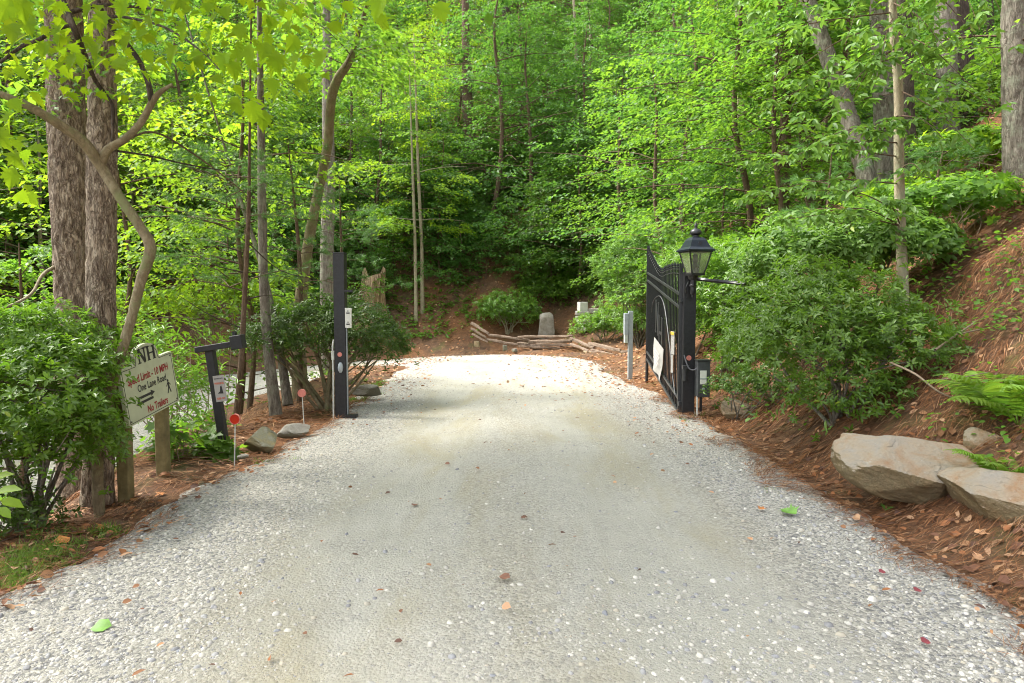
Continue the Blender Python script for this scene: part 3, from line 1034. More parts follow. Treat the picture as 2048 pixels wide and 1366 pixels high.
# ---- community sign
sx = -3.19
YL, YR = 5.62, 6.42
c_tl = at(244, 740.5, YL); c_tr = at(345, 701, YR); c_bl = at(255, 857, YL); c_br = at(355.5, 803, YR)
O0 = (c_tl + c_tr + c_bl + c_br) / 4
ax = unit((c_tr + c_br) / 2 - (c_tl + c_bl) / 2)
Wd = np.linalg.norm((c_tr + c_br) / 2 - (c_tl + c_bl) / 2); Hd = np.linalg.norm((c_tl + c_tr) / 2 - (c_bl + c_br) / 2)
ay = unit((c_tl + c_tr) / 2 - (c_bl + c_br) / 2); ay = unit(ay - ax * ay.dot(ax))
an = unit(np.cross(ax, ay))        # towards the road
sg = thing('road_sign', (O0[0], O0[1], top(O0[0], O0[1])), 'cream roadside sign with rounded top on two wooden posts, giving the speed limit', 'sign')


def outline(w, h, r, dw, dh):
    pts = [(-w / 2, -h / 2), (w / 2, -h / 2), (w / 2, h / 2), (dw / 2 + .02, h / 2), (dw / 2, h / 2 + .02)]
    for k in range(0, 13):
        a = math.pi * k / 12
        pts.append((dw / 2 * math.cos(a) * (1 if True else 0), h / 2 + .035 + (dh - .035) * math.sin(a) ** .8))
    pts += [(-dw / 2, h / 2 + .02), (-dw / 2 - .02, h / 2), (-w / 2, h / 2)]
    return pts


ol = outline(Wd, Hd, 0, Wd * .46, .15)
mb = MB(); mb.prism([O0 + x * ax + y * ay - .035 * an for x, y in ol], .035 * an)
mb.build('board', M['sign_face'], sg)
# thin black border line
mb = MB()
inn = outline(Wd - .035, Hd - .035, 0, Wd * .46 - .03, .14)
for i in range(len(inn)):
    a, b = np.array(inn[i]), np.array(inn[(i + 1) % len(inn)])
    d = b - a; l = np.linalg.norm(d)
    if l < 1e-6: continue
    d = d / l; nrm = np.array((-d[1], d[0])) * .0025
    q = [a - nrm, b - nrm, b + nrm, a + nrm]
    mb.prism([O0 + p_[0] * ax + p_[1] * ay + .0005 * an for p_ in q], .0015 * an)
mb.build('border_line', M['ink_black'], sg, normals=True)


def sign_text(s, cx, cy, size, mat, bold, squeeze, name):
    V2, Fs = text_mesh(s, size, bold, squeeze)
    part(name, on_plane(V2, O0 + cx * ax + cy * ay, ax, ay, an, .0025), Fs, M[mat], sg)


sign_text('Speed Limit - 10 MPH', -.012, Hd * .245, .092, 'ink_red', .0022, .78, 'lettering')
sign_text('One Lane Road', .02, Hd * .065, .090, 'ink_black', .0012, .80, 'lettering')
sign_text('No Trailers', .05, -Hd * .36, .092, 'ink_red', .0024, .76, 'lettering')


def slab_letters(items, mat, name, parent, org, ax_, ay_, an_, h=.0025, d=.0012):
    """strokes: boxes given as centre, size, angle in the plane"""
    mb = MB()
    for cx, cy, w, hh, a in items:
        c, s_ = math.cos(a), math.sin(a)
        q = [(cx + c * p_ - s_ * q_, cy + s_ * p_ + c * q_) for p_, q_ in ((-w / 2, -hh / 2), (w / 2, -hh / 2), (w / 2, hh / 2), (-w / 2, hh / 2))]
        mb.prism([org + x * ax_ + y * ay_ + (h - d) * an_ for x, y in q], d * an_)
    return mb.build(name, M[mat], parent)


def NH(w, h, st, gap, stag=0.0):
    it = []
    cx = -w / 2 - gap / 2
    it += [(cx - w / 2 + st / 2, stag, st * .7, h, 0), (cx + w / 2 - st / 2, stag, st * .7, h, 0)]
    it += [(cx, stag, st * 1.1, math.hypot(w - st, h) * .99, math.atan2(w - st, h))]
    it += [(cx - w / 2 + st / 2, stag + s_ * (h / 2 - st * .15), st * 1.8, st * .3, 0) for s_ in (1, -1)] + [(cx + w / 2 - st / 2, stag + h / 2 - st * .15, st * 1.7, st * .3, 0)]
    cx = w / 2 + gap / 2
    it += [(cx - w / 2 + st / 2, -stag, st, h, 0), (cx + w / 2 - st / 2, -stag, st, h, 0), (cx, -stag, w - st, st * .45, 0)]
    it += [(cx + t_ * (w / 2 - st / 2), -stag + s_ * (h / 2 - st * .15), st * 1.8, st * .3, 0) for s_ in (1, -1) for t_ in (1, -1)]
    return it


slab_letters(NH(.115, .125, .028, .03), 'ink_black', 'lettering', sg, O0 + (Hd / 2 + .055) * ay + .005 * ax, ax, ay, an)
# arrows and walker
mb = MB()


def flat(poly, o_, h=.001):
    mb.prism([o_ + x * ax + y * ay + h * an for x, y in poly], .0015 * an)


ar = [(-.13, -.010), (.075, -.010), (.075, -.026), (.135, .002), (.075, .030), (.075, .012), (-.13, .012)]
flat(ar, O0 + (-.10) * ax + (-Hd * .10) * ay)
flat([(-x, -y) for x, y in ar], O0 + (-.13) * ax + (-Hd * .185) * ay)
mb.build('arrow', M['ink_black'], sg)
mb = MB()
wo_ = O0 + .265 * ax + (-Hd * .14) * ay
flat([(.013 * math.cos(k * .785), .060 + .013 * math.sin(k * .785)) for k in range(8)], wo_)
flat([(-.012, .045), (.012, .045), (.014, .0), (-.010, .0)], wo_)
flat([(-.010, .0), (.004, .0), (-.020, -.055), (-.034, -.055)], wo_)
flat([(.0, .0), (.014, .0), (.034, -.052), (.020, -.055)], wo_)
flat([(-.012, .045), (-.012, .034), (-.030, .008), (-.036, .014)], wo_)
flat([(.012, .045), (.012, .034), (.034, .012), (.038, .018)], wo_)
mb.build('walker_symbol', M['ink_black'], sg)
mb = MB()
for a_, b_ in ((-1, -1), (1, -1), (1, 1)):
    c = O0 + a_ * (Wd / 2 - .035) * ax + b_ * (Hd / 2 - .035) * ay
    mb = MB(); mb.prism([c + .007 * (math.cos(k) * ax + math.sin(k) * ay) for k in np.arange(0, 6.28, .785)], .004 * an)
    mb.build('screw', M['black_metal'], sg)
for u, v, Yp, tl in ((257, 985, 5.78, .03), (347, 948, 6.30, .02)):
    b = at(u, v, Yp); x0 = min(b[0], -3.24)
    zb = top(x0, Yp) - .1
    zt = (O0 + (Yp - O0[1]) * ax / ax[1])[2] + Hd * .32
    Ax = np.array([(1, 0, 0), (0, 1, 0), (0, 0, 1)])
    mb = MB().box(((x0 - .02), Yp, (zb + zt) / 2), (.095, .10, zt - zb), None, .006)
    mb.build('sign_post', M['post_wood'], sg)

# ---- gate operator post with arm, box and warning sticker
b0 = at(453, 905, 7.15); b0[2] = top(b0[0], 7.15) - .04
t0 = at(420, 700, 7.15)
op = thing('leaning_post', tuple(b0), 'leaning black T shaped post with cross arm and small box at its end', 'post')
zax = unit(t0 - b0); xax = unit(np.array((1, 0, 0)) - zax * zax[0]); yax = np.cross(zax, xax)
L_ = np.linalg.norm(t0 - b0)
MB().box((b0 + t0) / 2, (.085, .085, L_), [xax, yax, zax], .006).build('pole', M['black_wood'], op)
al = at(392, 700, 7.12); arr = at(472, 687, 7.12)
a1 = unit(arr - al); a3 = unit(np.cross(a1, np.array((0, 1, 0))))
MB().box((al + arr) / 2, (np.linalg.norm(arr - al), .07, .062), [a1, np.cross(a3, a1), a3], .005).build('cross_arm', M['black_wood'], op)
bc = at(476, 684, 7.10)
MB().box(bc, (.125, .12, .145), [a1, np.cross(a3, a1), a3], .006).build('arm_box', M['black_wood'], op)
MB().box(bc + a1 * -.02 + a3 * .09, (.03, .05, .05), [a1, np.cross(a3, a1), a3]).build('bracket', M['black_wood'], op)
sc_ = at(440, 777, 7.09)
st_ = MB().box(sc_, (.115, .004, .275), [xax, yax, zax])
stk = st_.build('warning_plate', M['paper'], op)
LOC[stk.name] = LOC[op.name]
for cz, ch in ((.055, .04), (-.105, .05)):
    V2, Fs = text_mesh('WARNING' if cz > 0 else 'KEEP OFF', .028, .0012, .72)
    q = sc_ + cz * zax
    part('red_band', on_plane(V2, q, xax, zax, -yax, .006), Fs, M['red_text'], stk)
mb = MB()
mb.prism([sc_ + x * xax + z * zax - .003 * yax for x, z in ((-.03, -.05), (.03, -.055), (.02, .03), (.005, .02), (-.002, -.03))], -.002 * yax)
mb.build('pictogram', M['ink_black'], stk)
V2, Fs = text_mesh('MOVING GATE', .016, .0006, .8)
part('lettering', on_plane(V2, sc_ + .105 * zax, xax, zax, -yax, .006), Fs, M['ink_black'], stk)


# ---- reflector stakes
def stake(u0, v0, u1, v1, Yp, mat, label, r=.047):
    t = at(u0, v0, Yp); b = at(u1, v1, Yp); b[2] = min(b[2], top(b[0], Yp)) - .02
    s = thing('reflector_stake', tuple(b), label, 'reflector')
    MB().tube([b, b * .5 + t * .5, t], [.006] * 3, 6).build('rod', M['pvc'], s)
    mb = MB()
    ring = [t + np.array((r * math.cos(k * math.pi / 10), -.012, r * math.sin(k * math.pi / 10))) for k in range(20)]
    mb.prism(ring, (0, .02, 0)); d = mb.build('disc', M[mat], s)
    mb = MB()
    for i in range(20):
        a = ring[i]; c = ring[(i + 1) % 20]
    ringo = [[t + np.array((rr * math.cos(k * math.pi / 10), yy, rr * math.sin(k * math.pi / 10))) for k in range(20)] for rr, yy in ((r * 1.0, -.018), (r * 1.12, -.018), (r * 1.12, .01), (r, .01))]
    mb.loft(ringo + [ringo[0]], cap=False); mb.build('rim', M['pink_plastic'], s)


stake(470.5, 838, 468, 912, 6.75, 'red_plastic', 'red round reflector on a white rod in front of the leaning post')
stake(604, 786, 609, 850, 8.7, 'pink_plastic', 'faded pink round reflector on a white rod left of the tall black post', .046)

# ---- left gate post
gp = thing('gate_post', (-2.37, 9.5, top(-2.37, 9.5)), 'tall black square gate post standing alone on the left verge', 'gate post')
pz0 = top(-2.37, 9.5) - .1
PT = at(680, 506, 9.42)[2]
px0 = at(679.5, 700, 9.42)[0]
MB().box((px0, 9.5, (pz0 + PT) / 2), (.155, .155, PT - pz0), None, .005).build('pole', M['black_metal'], gp)
MB().box((px0, 9.5, PT + .006), (.16, .16, .012)).build('cap', M['black_rail'], gp)
c = at(701, 582, 9.45); MB().box((px0 + .13, 9.45, c[2]), (.11, .05, .035)).build('bracket', M['black_metal'], gp)
c = at(700, 636, 9.42)
bx = MB().box((px0 + .122, 9.44, c[2]), (.085, .05, .275), None, .004).build('control_box', M['white_plate'], gp)
for dz in (.068, -.085):
    mb = MB(); mb.box((px0 + .122, 9.412, c[2] + dz), (.045, .004, .016)); mb.box((px0 + .122, 9.412, c[2] + dz + .028), (.012, .004, .014))
    mb.build('button', M['ink_black'], bx)
c = at(668, 711, 9.42); MB().box((px0 - .098, 9.44, c[2]), (.04, .05, .125), None, .003).build('junction_box', M['grey_box'], gp)
zz = c[2]
MB().tube([(px0 - .085, 9.42, zz + .22), (px0 - .10, 9.42, zz + .12), (px0 - .095, 9.42, zz - .3), (px0 - .10, 9.41, pz0)], [.011] * 4, 8).build('conduit', M['pvc'], gp)
c = at(680, 709, 9.42)
mb = MB(); mb.prism([(px0 + .032 * math.cos(k * .524) + .0, 9.421, c[2] + .032 * math.sin(k * .524)) for k in range(12)], (0, -.008, 0)); mb.build('reflector', M['pink_plastic'], gp)
c = at(681, 735, 9.42)
mb = MB(); mb.loft([[(px0 + .01 + rr * .035 * math.cos(k * .628), yy, c[2] + rr * .075 * math.sin(k * .628)) for k in range(10)] for rr, yy in ((1, 9.421), (1, 9.395), (.7, 9.385))]); mb.build('latch', M['grey_metal'], gp, True)
MB().box((px0 + .15, 9.44, pz0 + .13), (.15, .12, .05)).build('foot_plate', M['black_metal'], gp)
MB().box((px0 + .087, 9.47, (pz0 + PT) / 2 - .45), (.012, .03, 1.3)).build('edge_strip', M['grey_metal'], gp)

# ---- right gate post with lantern arm
rp = thing('gate_post', (2.46, 9.55, top(2.46, 9.55)), 'black square gate post beside the open gate, carrying the lantern', 'gate post')
rx = at(1378.5, 700, 9.47)[0]
RT = at(1378, 546, 9.47)[2]; rz0 = top(rx, 9.55) - .1
MB().box((rx, 9.55, (rz0 + RT) / 2), (.17, .16, RT - rz0), None, .005).build('pole', M['black_metal'], rp)
MB().box((rx, 9.55, RT + .006), (.175, .165, .012)).build('cap', M['black_rail'], rp)
c = at(1378, 716, 9.46)
mb = MB(); mb.prism([(c[0] + .036 * math.cos(k * .524), 9.471, c[2] + .036 * math.sin(k * .524)) for k in range(12)], (0, -.008, 0)); mb.build('reflector', M['pink_plastic'], rp)
# long bar reaching right and back from the post
b1 = np.array((rx + .05, 9.60, at(1392, 557, 9.6)[2])); b2 = at(1490, 568, 8.9)
MB().tube([b1, (b1 + b2) / 2, b2], [.024] * 3, 4).build('stay_bar', M['black_metal'], rp)
# gate operator hardware
c = at(1372, 745, 9.4)
MB().box((c[0], 9.43, c[2] + .07), (.09, .07, .05)).build('hinge', M['black_rail'], rp)
MB().tube([(c[0] - .01, 9.43, c[2] + .07), (c[0] - .01, 9.43, c[2] - .12)], [.035, .03], 10).build('hinge', M['black_rail'], rp)
a_ = at(1368, 710, 9.42); b_ = at(1377, 735, 9.38); d_ = at(1388, 740, 9.36); e_ = at(1396, 733, 9.34)
MB().tube(catmull([a_, b_, d_, e_], 5), [.009] * 16, 6).build('cable', plain_mat('cable_grey', (.10, .10, .11), .5), rp)
# lantern: hangs on the front of the post, a thing of its own
lc = at(1390.5, 525, 9.30)
lz = lambda v: at(1390, v, 9.30)[2]
lan = thing('lantern', (lc[0], 9.30, lz(600)), 'dark blue black carriage lantern with frosted panes on the gate post', 'lantern')
rot = R_(12)


def sq(w, z, n=4, yaw=rot):
    return [(lc[0] + w / 2 * (sx_ * math.cos(yaw) - sy_ * math.sin(yaw)), 9.30 + w / 2 * (sx_ * math.sin(yaw) + sy_ * math.cos(yaw)), z) for sx_, sy_ in ((-1, -1), (1, -1), (1, 1), (-1, 1))]


zb_, zt_ = lz(548), lz(503)
wb, wt = .172, .318
roof = MB()
roof.loft([sq(wt + .06, zt_ + .0), sq(wt + .065, zt_ + .018), sq(wt * .93, zt_ + .055), sq(wt * .80, zt_ + .10), sq(wt * .68, zt_ + .145), sq(wt * .52, zt_ + .180), sq(wt * .36, zt_ + .195)])
roof.build('roof', M['lamp_blue'], lan)
mb = MB(); mb.lathe((lc[0], 9.30, 0), [(.05, zt_ + .185), (.045, zt_ + .215), (.058, zt_ + .222), (.078, zt_ + .235), (.082, zt_ + .255), (.066, zt_ + .285), (.035, zt_ + .305), (.018, zt_ + .315), (.016, zt_ + .335), (.024, zt_ + .345), (.018, zt_ + .362), (.008, zt_ + .385), (.002, zt_ + .41)], 16)
mb.build('finial', M['black_metal'], lan, True)
mb = MB(); cc = np.array(sq(wt * .80, zt_ + .10)[0]) * .5 + np.array(sq(wt * .8, zt_ + .10)[1]) * .5
mb.prism([cc + np.array((.026 * math.cos(k * .524), -.012, .026 * math.sin(k * .524))) for k in range(12)], (0, .03, 0)); mb.build('roof_boss', M['lamp_blue'], lan)
for i in range(4):
    tpp = np.array(sq(wt, zt_)); bpp = np.array(sq(wb, zb_))
    a, b2_ = tpp[i], tpp[(i + 1) % 4]; c_, d_ = bpp[i], bpp[(i + 1) % 4]
    mb = MB(); nrm = unit(np.cross(b2_ - a, c_ - a)) * .003
    mb.prism([a * .96 + b2_ * .04, b2_ * .96 + a * .04, d_ * .95 + c_ * .05, c_ * .95 + d_ * .05], nrm); mb.build('pane', M['glass'], lan)
    MB().tube([a, (a + c_) / 2, c_], [.011] * 3, 4).build('corner_bar', M['black_metal'], lan)
MB().loft([sq(wb + .02, zb_ - .02), sq(wb + .02, zb_ + .008)]).build('floor_plate', M['black_metal'], lan)
MB().loft([sq(wt + .02, zt_ - .014), sq(wt + .02, zt_ + .002)]).build('top_frame', M['black_metal'], lan)
mb = MB(); mb.lathe((lc[0], 9.30, 0), [(.055, zb_ + .008), (.055, zb_ + .075), (.03, zb_ + .08)], 14); mb.build('socket', M['grey_metal'], lan, True)
mb = MB(); mb.lathe((lc[0], 9.30, 0), [(.028, zb_ + .08), (.045, zb_ + .11), (.03, zb_ + .15), (.045, zb_ + .18), (.032, zb_ + .22), (.04, zb_ + .25), (.015, zb_ + .275)], 14); mb.build('bulb', M['bulb'], lan, True)
mb = MB(); mb.lathe((lc[0] - .015, 9.345, 0), [(.07, zb_ - .02), (.06, zb_ - .06), (.04, zb_ - .08), (.038, zb_ - .14), (.05, zb_ - .15), (.05, zb_ - .165), (.036, zb_ - .18), (.040, zb_ - .24), (.03, zb_ - .27), (.014, zb_ - .29), (.018, zb_ - .31), (.004, zb_ - .34)], 14)
mb.build('stem', M['black_metal'], lan, True)
MB().box((rx, 9.455, zb_ - .19), (.10, .03, .26)).build('wall_plate', M['black_metal'], lan)
MB().tube(catmull([(rx - .06, 9.44, zb_ - .26), (rx - .085, 9.38, zb_ - .2), (rx - .05, 9.36, zb_ - .1)], 5), [.009] * 11, 6).build('scroll', M['black_metal'], lan)

# ---- entry keypad box on its own short stand
kb = at(1407, 758, 9.3)
kt = thing('keypad_box', (kb[0], 9.36, top(kb[0], 9.36)), 'dark grey control box with white label on a stake by the gate post', 'control box')
box = MB().box((kb[0], 9.36, kb[2]), (.175, .16, .50), None, .008).build('case', plain_mat('box_grey', (.045, .048, .050), .5, var=.3, scale=14), kt)
lp = at(1407, 755, 9.27)
pl = MB().box((lp[0], 9.277, lp[2]), (.09, .006, .19), None, .003).build('label_plate', M['white_plate'], kt)
MB().box((lp[0], 9.272, lp[2] - .018), (.09, .006, .014)).build('label_stripe', M['grey_metal'], pl)
mb = MB(); mb.prism([(lp[0] + .004 + .02 * math.cos(k * .524), 9.279, lp[2] - .16 + .02 * math.sin(k * .524)) for k in range(12)], (0, -.008, 0)); mb.build('lock', M['grey_metal'], kt)
MB().box((kb[0], 9.35, kb[2] + .256), (.19, .18, .015)).build('lid', M['black_rail'], kt)
MB().tube([(kb[0] - .075, 9.32, kb[2] - .24), (kb[0] - .075, 9.31, top(kb[0], 9.3) - .03)], [.011, .011], 8).build('conduit', M['pvc'], kt)
MB().box((kb[0] - .01, 9.38, kb[2] - .33), (.03, .03, .26)).build('stake', M['black_metal'], kt)

# ---- gate leaf
G0 = np.array((2.37, 9.60)); G1 = np.array((2.67, 13.45))


def s_of(u):
    k = (u - 1024) / F
    # x/y in view terms, pitch is small enough to ignore
    return (k * G0[1] - G0[0]) / ((G1[0] - G0[0]) - k * (G1[1] - G0[1]))


def gz(s, v):
    return at(1330, v, G0[1] + s * (G1[1] - G0[1]))[2]


def gp_(s, z):
    q = G0 + s * (G1 - G0)
    return np.array((q[0], q[1], z))


def rail(s, v0, v1):
    return gz(0, v0) * (1 - s) + gz(1, v1) * s


gate = thing('iron_gate', tuple(gp_(0, top(*G0))), 'open black wrought iron gate leaf with spear pickets and scalloped top', 'gate')
gdir = unit(gp_(1, rail(1, 588, 545)) - gp_(0, rail(0, 588, 545)))
gn = unit(np.cross(gdir, Ez))
RAILS = [(589, 546), (616, 561), (797, 703), (824, 718)]
for v0, v1 in RAILS:
    p0 = gp_(0, rail(0, v0, v1)); p1 = gp_(1, rail(1, v0, v1)); d = unit(p1 - p0)
    MB().box((p0 + p1) / 2, (np.linalg.norm(p1 - p0), .042, .042), [d, gn, np.cross(d, gn)], .004).build('rail', M['black_rail'], gate)


def gtop(s):
    return np.interp(s, [0, .2, .38, .47, .55, .65, .78, .9, 1.0], [2.13, 2.17, 2.17, 2.15, 2.17, 2.25, 2.40, 2.55, 2.68])


NP = 27
for k in range(NP):
    s = (k + .5) / NP
    zb = rail(s, 828, 721) ; zt = gtop(s)
    q = gp_(s, 0)
    mb = MB()
    mb.box((q[0], q[1], (zb + zt - .09) / 2), (.017, .017, zt - .09 - zb), [np.array((gdir[0], gdir[1], 0)) / np.hypot(gdir[0], gdir[1]), gn, Ez])
    mb.loft([[(q[0] + rr * math.cos(a + .78), q[1] + rr * math.sin(a + .78), z) for a in (0, 1.57, 3.14, 4.71)] for rr, z in ((.010, zt - .092), (.019, zt - .085), (.019, zt - .07), (.009, zt - .062), (.018, zt - .045), (.002, zt))])
    mb.build('picket', M['black_metal'], gate)
for s in (0, 1):
    zb = rail(s, 828, 721) - .02; zt = gtop(s) - .02
    q = gp_(s, 0)
    MB().box((q[0], q[1], (zb + zt) / 2), (.05, .05, zt - zb), [gdir * np.array((1, 1, 0)), gn, Ez]).build('stile', M['black_rail'], gate)
for zo in (.10, .16):
    pts = [gp_(s, gtop(s) - zo) for s in np.linspace(0, 1, 24)]
    MB().tube(pts, [.007] * 24, 4).build('scallop_bar', M['black_metal'], gate)
ap = [(1306, 625), (1308, 606), (1313, 596), (1321, 592), (1328, 602), (1333.5, 623.5), (1339, 662), (1345, 707), (1349, 744), (1355.6, 790)]
pts = []
for u, v in ap:
    s = s_of(u); pts.append(gp_(s, gz(s, v)) - gn * (-.024 if gn[0] < 0 else .024))
MB().tube(catmull(pts, 5), [.009] * (5 * 9 + 1), 5).build('arch', plain_mat('arch_metal', (.035, .036, .038), .5), gate)
gside = gn if gn[0] < 0 else -gn     # face towards the road
gax = -gdir if False else -np.array((gdir[0], gdir[1], gdir[2]))
org = gp_(.535, 1.17) + gside * .014
let = NH(.42, .56, .10, .03, .10)
slab_letters(let, 'black_rail', 'monogram', gate, org, gax, Ez, gside, .012, .010)
# white notice tied to the bars, warning strips
q = []
for u, v in ((1314, 674), (1333.5, 699), (1328, 762), (1311.5, 734)):
    s = s_of(u); q.append(gp_(s, gz(s, v)) + gside * .045)
tl, tr, br, bl = q
n1_, n2_ = 8, 8
Vn = []; Fn = []
for j in range(n2_ + 1):
    for i in range(n1_ + 1):
        a = tl * (1 - i / n1_) + tr * i / n1_; b = bl * (1 - i / n1_) + br * i / n1_
        p_ = a * (1 - j / n2_) + b * j / n2_ + gside * (.018 * math.sin(i * 1.1 + j * .7) * (j / n2_))
        Vn.append(p_)
for j in range(n2_):
    for i in range(n1_):
        k = j * (n1_ + 1) + i
        Fn.append((k, k + 1, k + n1_ + 2, k + n1_ + 1))
nb_ = len(Vn)
Vn += [p_ - gside * .004 for p_ in Vn]
Fn += [tuple(i + nb_ for i in f)[::-1] for f in Fn]
nt_ = part('notice', np.array(Vn), Fn, M['paper'], gate, True)
mb = MB()
for i, (wv_, al_) in enumerate(((.5, .25), (.62, .35), (.45, .45), (.6, .55), (.35, .65))):
    a = tl * (1 - al_) + bl * al_; b = tr * (1 - al_) + br * al_
    c0_, c1_ = a * (.5 + wv_ / 2) + b * (.5 - wv_ / 2), a * (.5 - wv_ / 2) + b * (.5 + wv_ / 2)
    mb.prism([c0_ + gside * .024, c1_ + gside * .024, c1_ + gside * .024 - Ez * .022, c0_ + gside * .024 - Ez * .022], gside * .001)
mb.build('faded_print', plain_mat('faded_print', (.56, .47, .45), .7), nt_)
for (u0, v0, u1, v1, nm, mt) in ((1348.5, 662, 1355.5, 708, 'warning_strip', 'paper'), (1349, 709, 1353, 745, 'warning_strip', 'paper'), (1348.5, 663, 1355.5, 669, 'yellow_header', 'yellow')):
    sa, sb = s_of(u0), s_of(u1)
    e = .052 if nm == 'yellow_header' else .045
    q = [gp_(sa, gz(sa, v0)), gp_(sb, gz(sb, v0 + 1.5)), gp_(sb, gz(sb, v1 + 1.5)), gp_(sa, gz(sa, v1))]
    MB().prism([p_ + gside * e for p_ in q], -gside * .004).build(nm, M[mt], gate)
c = at(1297, 757, 13.45)
zt = gz(1, 716); zb = top(G1[0], G1[1]) - .05
MB().tube([(G1[0], G1[1], zt), (G1[0], G1[1], (zt + zb) / 2), (G1[0], G1[1], zb)], [.03] * 3, 10).build('drop_leg', M['black_metal'], gate)
for vv in (600, 806):
    q = gp_(-.012, gz(0, vv)); MB().box(q + np.array((.02, -.02, 0)), (.09, .05, .06)).build('hinge', M['black_rail'], gate)

# ---- utility post
uy = 14.3; ub = at(1259, 755, uy); uz0 = top(ub[0], uy) - .08; uzt = at(1260, 622, uy)[2]
up = thing('utility_post', (ub[0], uy, uz0), 'thin grey post with flat utility box, standing left of the open gate', 'utility post')
MB().box((ub[0] + .01, uy, (uz0 + uzt) / 2), (.095, .10, uzt - uz0), None, .005).build('pole', M['grey_metal'], up)
c1 = at(1250, 655, uy)
MB().box((ub[0] - .085, uy - .0, at(1250, 648, uy)[2]), (.085, .16, at(1250, 623, uy)[2] - at(1250, 666, uy)[2]), None, .005).build('meter_box', M['grey_metal'], up)
MB().box((ub[0] - .085, uy - .0, at(1250, 676, uy)[2]), (.07, .13, .20), None, .005).build('cable_box', M['grey_box'], up)

# ---- split rail fence lying low round the bend
fy = lambda u: float(np.interp(u, [940, 1000, 1090, 1150, 1200, 1290], [24.0, 23.6, 23.3, 22.4, 20.8, 19.0]))
fe = thing('rail_fence', (1.0, 23.3, g(1.0, 23.3)), 'low weathered split rail fence zigzagging round the outside of the bend', 'fence')
NR = 5
FR = [((942, 646), (977, 667), .075), ((942, 657), (972, 675), .06), ((977, 670), (1059, 680), .06), ((972, 679), (1034, 689), .06),
      ((1036, 674), (1146, 672), .055), ((1057, 684), (1143, 682), .085), ((1062, 690), (1140, 690), .06), ((1034, 687), (1062, 689), .08), ((1036, 693), (1120, 696), .05),
      ((1141, 677), (1188, 696), .075), ((1140, 688), (1194, 707), .06), ((1178, 687), (1241, 701), .08), ((1182, 700), (1236, 712), .065), ((1240, 704), (1290, 703), .05),
      ((944, 668), (975, 684), .05), ((1120, 692), (1146, 688), .06)]
for k, ((u0, v0), (u1, v1), rr) in enumerate(FR):
    off = (.16 if k % 2 else -.02)
    a = at(u0, v0, fy(u0) + off); b = at(u1, v1, fy(u1) + off)
    V, Q = wood([a, a * .66 + b * .34 + (0, .008, .006), a * .33 + b * .67 - (0, .008, .006), b], [rr * .72, rr * .80, rr * .70, rr * .60], NR, 5, 0, 0, k)
    V = V + np.random.default_rng(k).normal(0, .006, V.shape)
    n_ = len(V)
    V = np.vstack([V, [V[:NR].mean(0)], [V[-NR:].mean(0)]])
    Fs = [tuple(q_) for q_ in Q] + [(j, (j + 1) % NR, n_) for j in range(NR)] + [(n_ - NR + j, n_ - NR + (j + 1) % NR, n_ + 1) for j in range(NR)]
    part('rail', V, Fs, M['rail'], fe)


# ---- rocks
def rock(name, c, size, seed, mat, label, cat='rock', planes=9, rz=0., sub=4, group=None, tilt=(0, 0), cuts=None, parent=None):
    """a block chopped by random planes, then roughened"""
    import bmesh
    r = np.random.default_rng(seed)
    bm = bmesh.new(); bmesh.ops.create_icosphere(bm, subdivisions=sub, radius=1)
    P = np.array([v.co[:] for v in bm.verts])
    cutl = []
    for k in range(planes):
        n_ = unit(r.normal(0, 1, 3) * (1, 1, .8)); cutl.append((n_, r.uniform(.52, .85)))
    for n_, d in (cuts or []): cutl.append((unit(np.array(n_, float)), d))
    for n_, d in cutl:
        e = P @ n_ - d
        P = P - np.clip(e, 0, None)[:, None] * n_
    nz = fbm(P[:, 0] * 3 + P[:, 2] * 2.2, P[:, 1] * 3 - P[:, 2] * 1.7, seed) * .085 - .03 * np.abs(fbm(P[:, 0] * 5 + P[:, 2] * 9, P[:, 1] * 4, seed + 3)) + fbm(P[:, 0] * 11 + P[:, 2] * 7, P[:, 1] * 11 - P[:, 2] * 9, seed + 9, 3) * .018
    P = P * (1 + nz[:, None])
    P = P * np.array(size) / 2
    cz, sz = math.cos(rz), math.sin(rz)
    Rx = np.array([(1, 0, 0), (0, math.cos(tilt[0]), -math.sin(tilt[0])), (0, math.sin(tilt[0]), math.cos(tilt[0]))])
    Ry = np.array([(math.cos(tilt[1]), 0, math.sin(tilt[1])), (0, 1, 0), (-math.sin(tilt[1]), 0, math.cos(tilt[1]))])
    Rz = np.array([(cz, -sz, 0), (sz, cz, 0), (0, 0, 1)])
    P = P @ Ry.T @ Rx.T @ Rz.T + np.array(c)
    T = np.array([[v.index for v in f.verts] for f in bm.faces]); bm.free()
    o = part(name, P, T, M[mat], parent, True)
    try: o.data.set_sharp_from_angle(angle=R_(28))
    except Exception: pass
    if parent is None: tag(o, label, cat, group)
    return o


# big slab: its sloping top faces the camera
q = at(1815, 925, 5.0)
rock('boulder', (q[0] + .13, 5.15, q[2] - .02), (1.12, 1.15, .64), 5, 'boulder', 'broad pale brown slab boulder with rusty sloping top at the foot of the bank', 'boulder', 2, .15, 6, cuts=[((-.10, -1.15, 1), .30), ((.10, -.80, 1), .36), ((-.4, -1, -.45), .66), ((.35, -1, -.35), .64), ((-1, -.5, .5), .78), ((1, -.1, .3), .80), ((.3, .4, 1), .50), ((-.8, -.3, 1), .56)])
q = at(2010, 980, 4.35)
rock('boulder', (q[0] + .20, 4.50, q[2] - .06), (1.02, .85, .50), 8, 'boulder', 'pale grey angular boulder cut off by the right edge, in front of the slab', 'boulder', 2, -.2, 6, cuts=[((-.25, -.75, 1), .40), ((.2, -.5, 1), .44), ((-.7, -1, -.1), .66), ((.4, -1, -.3), .62), ((.2, .5, 1), .5), ((-1, -.2, .8), .6)])
